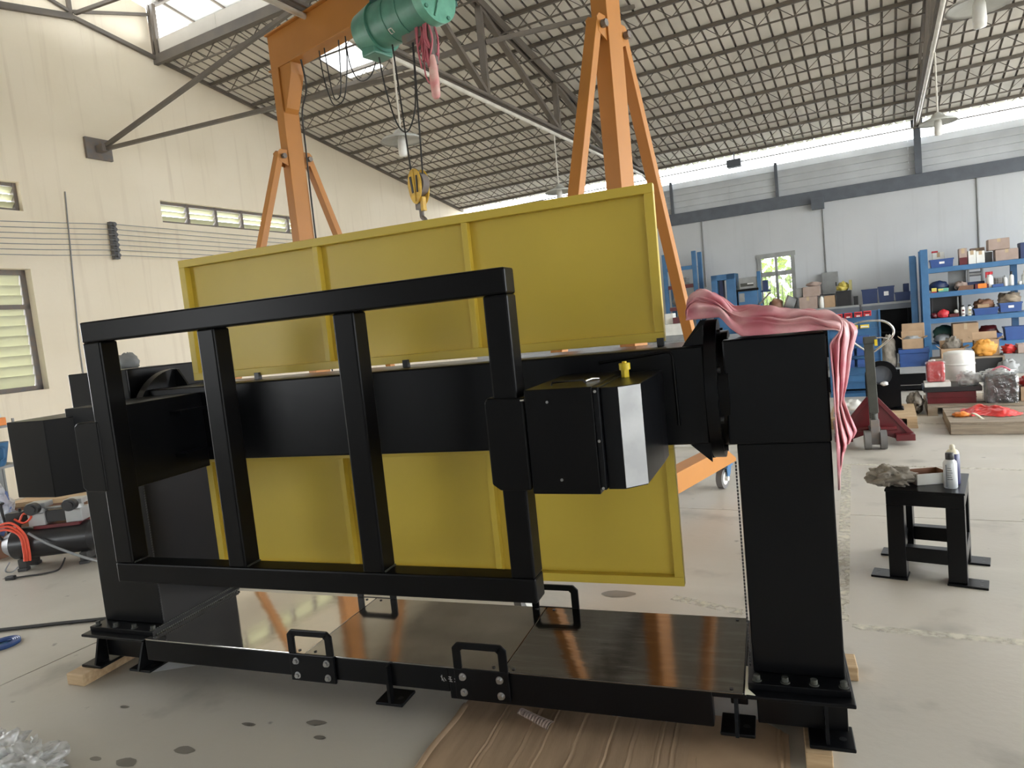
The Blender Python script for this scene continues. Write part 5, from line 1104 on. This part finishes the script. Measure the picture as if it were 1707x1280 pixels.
# ================================================================== LEFT RACK behind the gantry brace and white stack
t = bthing('storage_rack', 'blue rack with red shelves behind the right gantry brace', 'rack', -3.92, 15.4, 0)
for x in (-.33, .33):
    for y in (0, .55): part('upright', MB().box(x-.045, x+.045, y-.035, y+.035, 0, 2.8), K['blue'], t, bev=.004)
for z in (2.5, 2.1, 1.62, .9): 
    part('shelf_beam', MB().box(-.28, .28, -.03, .02, z-.09, z-.01), K['redp' if z in (2.1, 1.62) else 'blue'], t); part('shelf_deck', MB().box(-.28, .28, 0, .55, z-.02, z), K['greypl'], t)
t = bthing('sheet_stack', 'stack of pale sheets on the upper shelf of the rack behind the brace', 'sheets', -3.98, 15.6, 2.1005)
for k in range(4): part('sheet', MB().box(-.17, .17, -.15, .15, k*.04, k*.04+.025), K['greypl'], t)
heap('grey machine part on the middle shelf of the rack behind the brace', 'machine part', 'machine_part', -4.0, 15.55, 1.6205, (.16, .13, .16), 'greypl', 71, .4); t = bthing('grey_tray', 'pale grey tray hanging under the red shelf behind the brace', 'tray', -4.0, 15.45, .9005); part('tray', MB().box(-.15, .15, -.1, .1, 0, .5), K['iron'], t, bev=.01)
t = bthing('work_table', 'low table under white cartons seen between shield and gantry brace', 'table', -3.33, 12.6, 0); part('table_top', MB().box(-.4, .35, -.3, .3, .96, 1.0), K['greypl'], t)
for x in (-.35, .30):
    for y in (-.25, .25): part('leg', MB().box(x-.025, x+.025, y-.025, y+.025, 0, .96), K['blackm'], t)
carton('grey carton on the table left of the gantry brace', -3.52, -3.06, 12.55, 1.0005, 1.10, .3, 'greypl', tape=False); carton('large white carton on the grey carton beside the shield panel', -3.52, -3.09, 12.55, 1.106, 1.31, .28, 'white', tape=False); carton('small white carton at the top of the stack beside the shield panel', -3.52, -3.37, 12.6, 1.3165, 1.5, .2, 'white', tape=False); carton('red carton on the large white carton', -3.36, -3.18, 12.5, 1.3165, 1.42, .15, 'redp', tape=False, name='red_carton')
carton('white carton on the floor behind the gantry foot', -2.2, -1.86, 7.9, 0, .11, .3, 'white', tape=False); heap('crumpled white film beside the white floor carton', 'film', 'film_heap', -1.72, 7.8, 0, (.14, .1, .06), 'white', 72, .5)

# ================================================================== LEFT SIDE: compressor and stored goods
CA = .45; cp = thing('air_compressor', 'black tank air compressor with two grey pump heads at left', 'compressor', (-5.62, 3.86, 0), CA)
tk = part('tank', MB().cyl((-.30, 0, .24), (.30, 0, .24), .145, n=32).cyl((-.38, 0, .24), (-.30, 0, .24), .09, .145, n=32).cyl((.30, 0, .24), (.38, 0, .24), .145, .09, n=32), K['blackpl'], cp)
for x in (-.24, .24): part('tank_foot', MB().box(x-.03, x+.03, -.10, .10, .03, .11).box(x-.035, x+.035, -.11, -.05, 0, .03).box(x-.035, x+.035, .05, .11, 0, .03), K['rubber'], cp, bev=.004)
part('saddle', MB().box(-.12, .24, -.08, .08, .37, .40), K['redp'], cp)
for x in (-.09, .20):
    ph = part('pump_head', MB().box(x-.065, x+.065, -.075, .075, .40, .52).cyl((x, -.02, .52), (x, -.02, .60), .06, n=20).box(x-.075, x+.075, -.06, .06, .56, .61), K['pump'], cp, bev=.006)
    part('air_filter', MB().cyl((x, -.075, .57), (x, -.125, .57), .055, n=22).cyl((x, -.125, .57), (x, -.135, .57), .035, n=18), K['blackpl'], ph, bev=.003)
part('motor_block', MB().box(-.02, .13, -.06, .06, .42, .53), K['blackpl'], cp, bev=.004); part('air_pipe', MB().cyl((-.03, -.03, .55), (.14, -.03, .55), .012, n=10), K['pump'], cp)
part('pressure_switch', MB().box(-.34, -.22, -.05, .05, .42, .54).cyl((-.28, 0, .38), (-.28, 0, .42), .02, n=10).cyl((-.25, -.0, .54), (-.25, 0, .57), .012, n=8), K['blackpl'], cp, bev=.006)
part('carry_handle', MB().tube(smooth_path([(-.38, -.06, .30), (-.43, -.06, .42), (-.43, -.06, .58), (-.41, .06, .62), (-.43, .06, .58), (-.40, .06, .30)]), .012, n=8), K['blackpl'], cp)
part('drain_loop', MB().tube(smooth_path([(-.33, -.1, .1), (-.36, -.12, .03), (-.31, -.12, .012), (-.27, -.1, .05)]), .006), K['gcable'], cp)
cp.scale = (1, 1, .88)
t = thing('air_hose', 'bright red coiled air hose over the left end of the compressor tank', 'hose', (-5.62, 3.86, .34), CA)
for k in range(3): part('hose_loop', MB().tube(smooth_path([(-.42-.02*k, -.05, -.02), (-.37, -.15, .015+.02*k), (-.27+.02*k, -.165, .03+.025*k), (-.18+.02*k, -.165, -.03), (-.165+.02*k, -.17, -.16), (-.17+.02*k, -.17, -.24)]), .010), K['redhose'], t)
part('hose_loop', MB().tube(smooth_path([(-.2, -.1, .08), (-.17, -.09, .13), (-.12, -.08, .10), (-.19, -.07, .05), (-.26, -.07, .09)]), .009), K['redhose'], t); part('hose_end', MB().tube(smooth_path([(-.42, -.05, -.02), (-.52, -.04, -.12), (-.62, 0, -.22), (-.75, .05, -.329)]), .010), K['redhose'], t)
t = thing('air_line', 'grey hose running from the compressor to behind the left column', 'hose', (-5.62, 3.86, 0), CA); part('hose', MB().tube(smooth_path([(-.12, -.155, .32), (.05, -.20, .22), (.28, -.22, .10), (.60, -.35, .03), (1.0, -.55, .02), (1.7, -.75, .02)]), .010), K['gcable'], t)
t = thing('power_plug', 'black power plug and lead lying on the floor left of the compressor', 'plug', (-5.68, 3.50, 0), .4); part('lead', MB().tube(smooth_path([(.03, 0, .012), (.12, .02, .01), (.25, .04, .01), (.30, .12, .01), (.28, .24, .06)]), .007), K['cable'], t); part('plug', MB().box(-.04, .03, -.02, .02, 0, .03), K['blackpl'], t, bev=.006); part('pin', MB().cyl((-.06, -.008, .015), (-.04, -.008, .015), .003, n=6).cyl((-.06, .008, .015), (-.04, .008, .015), .003, n=6), K['chrome'], t)
t = thing('floor_cable', 'thick black cable running along the floor to the left column', 'cable', (-4.3, 2.85, 0)); part('cable', MB().tube(smooth_path([(-1.6, -.55, .012), (-.8, -.28, .012), (-.34, -.11, .012), (.0, .03, .012), (.24, .12, .012), (.5, .22, .012), (.85, .2, .012)]), .011), K['cable'], t)
t = thing('strap_roll', 'blue plastic strap ring on the floor at the left edge', 'ring', (-4.39, 2.60, 0))
m = MB()
for k in range(4): m.lathe([(.052+.01*k, 0), (.058+.01*k, 0), (.058+.01*k, .02), (.052+.01*k, .02), (.052+.01*k, 0)], n=26)
part('strap', m, K['bluebin'], t); part('strap_core', MB().lathe([(.0, .001), (.052, .001), (.052, .004), (0, .004)], n=20), K['blue'], t)
# brown board crate behind the compressor with things on top
t = thing('board_crate', 'brown board-sided crate with a pale timber top behind the compressor', 'crate', (-6.0, 4.75, 0), .42)
part('crate_front', MB().box(-.75, .95, -.30, -.28, .05, .39), K['brownbox'], t); part('crate_side', MB().box(-.75, -.73, -.28, .3, .05, .39).box(.93, .95, -.28, .3, .05, .39), K['brownbox'], t)
for k in range(4): part('top_plank', MB().box(-.78, .98, -.33+k*.165, -.33+k*.165+.155, .39, .43), K['wood'], t)
for x in (-.7, .9): part('crate_foot', MB().box(x-.05, x+.05, -.28, .28, 0, .05), K['oldwood'], t)
def crate(x, y, z=.4305): R = Matrix.Rotation(.42, 3, 'Z'); return Vector((-6.0, 4.75, z)) + R @ Vector((x, y, 0))
for k, (x, y, h, mm, lb) in enumerate(((.14, -.18, .13, 'cream', 'cream tin on the crate above the right pump head'), (.25, -.2, .12, 'red', 'red tin on the crate beside the cream tin'), (.37, -.18, .12, 'green', 'green tin on the crate beside the red tin'), (.50, -.16, .12, 'white', 'white tin at the right of the tins on the crate'))):
    t = thing('paint_tin', lb, 'tin', crate(x, y), 0, 'paint tins on the board crate'); part('tin_body', MB().lathe([(.048, 0), (.05, .004), (.05, h-.004), (.048, h)], n=22), K[mm], t); part('tin_lid', MB().lathe([(.044, h), (.046, h+.006), (0, h+.006)], n=22), K['steel'], t)
t = thing('orange_bag', 'orange plastic bag on the crate below the tail housing', 'bag', crate(-.55, -.1), 0); part('bag', MB().blob((0, 0, .11), (.13, .1, .115), 81, .3, 2.6, 22, 14, -.108), K['orangebag'], t)
t = thing('wrapped_bundle', 'blue cloth bundle in clear film at the left edge', 'bundle', (-6.44, 3.90, 0), 0); part('bundle', MB().blob((-.08, .02, .42), (.16, .16, .22), 82, .3, 2.4, 24, 16), K['bluewrap'], t); part('film', MB().blob((-.08, .02, .42), (.178, .178, .24), 83, .35, 3, 28, 18), K['film'], t); part('bundle_stand', MB().box(-.2, .02, -.1, .14, 0, .26), K['brownbox'], t)
# grey shelf unit against the left wall
t = bthing('shelf_unit', 'grey shelf unit on the left wall beyond the tail housing', 'shelf', -8.7, 3.55, 0)
for z in (.12, .62, 1.06): part('shelf_board', MB().box(-.2, .2, -.5, .45, z-.03, z), K['greypl'], t)
for x in (-.2, .18):
    for y in (-.5, .43): part('shelf_post', MB().box(x, x+.02, y, y+.02, 0, 1.12), K['greypl'], t)
part('shelf_back', MB().box(-.2, -.19, -.5, .45, 0, 1.06), K['greypl'], t)
t = bthing('red_crate', 'orange-red crate on top of the grey shelf unit at the left edge', 'crate', -8.6, 3.62, 1.0605); part('crate', MB().box(-.15, .15, -.35, .28, 0, .085), K['orangepl'], t, bev=.006)
t = bthing('white_tray', 'white foam tray on the orange-red crate at the left edge', 'tray', -8.6, 3.62, 1.146); part('tray', MB().box(-.15, .15, -.35, .24, 0, .05), K['white'], t, bev=.01)
t = bthing('blue_funnel', 'blue plastic jug on the grey shelf unit at the left edge', 'jug', -8.5, 3.78, .6205); part('jug', MB().lathe([(.05, 0), (.07, .02), (.11, .2), (.12, .26), (.11, .26)], n=20), K['blue'], t); part('jug_handle', MB().tube(smooth_path([(.1, 0, .22), (.17, 0, .2), (.16, 0, .1), (.08, 0, .07)]), .012), K['blue'], t)
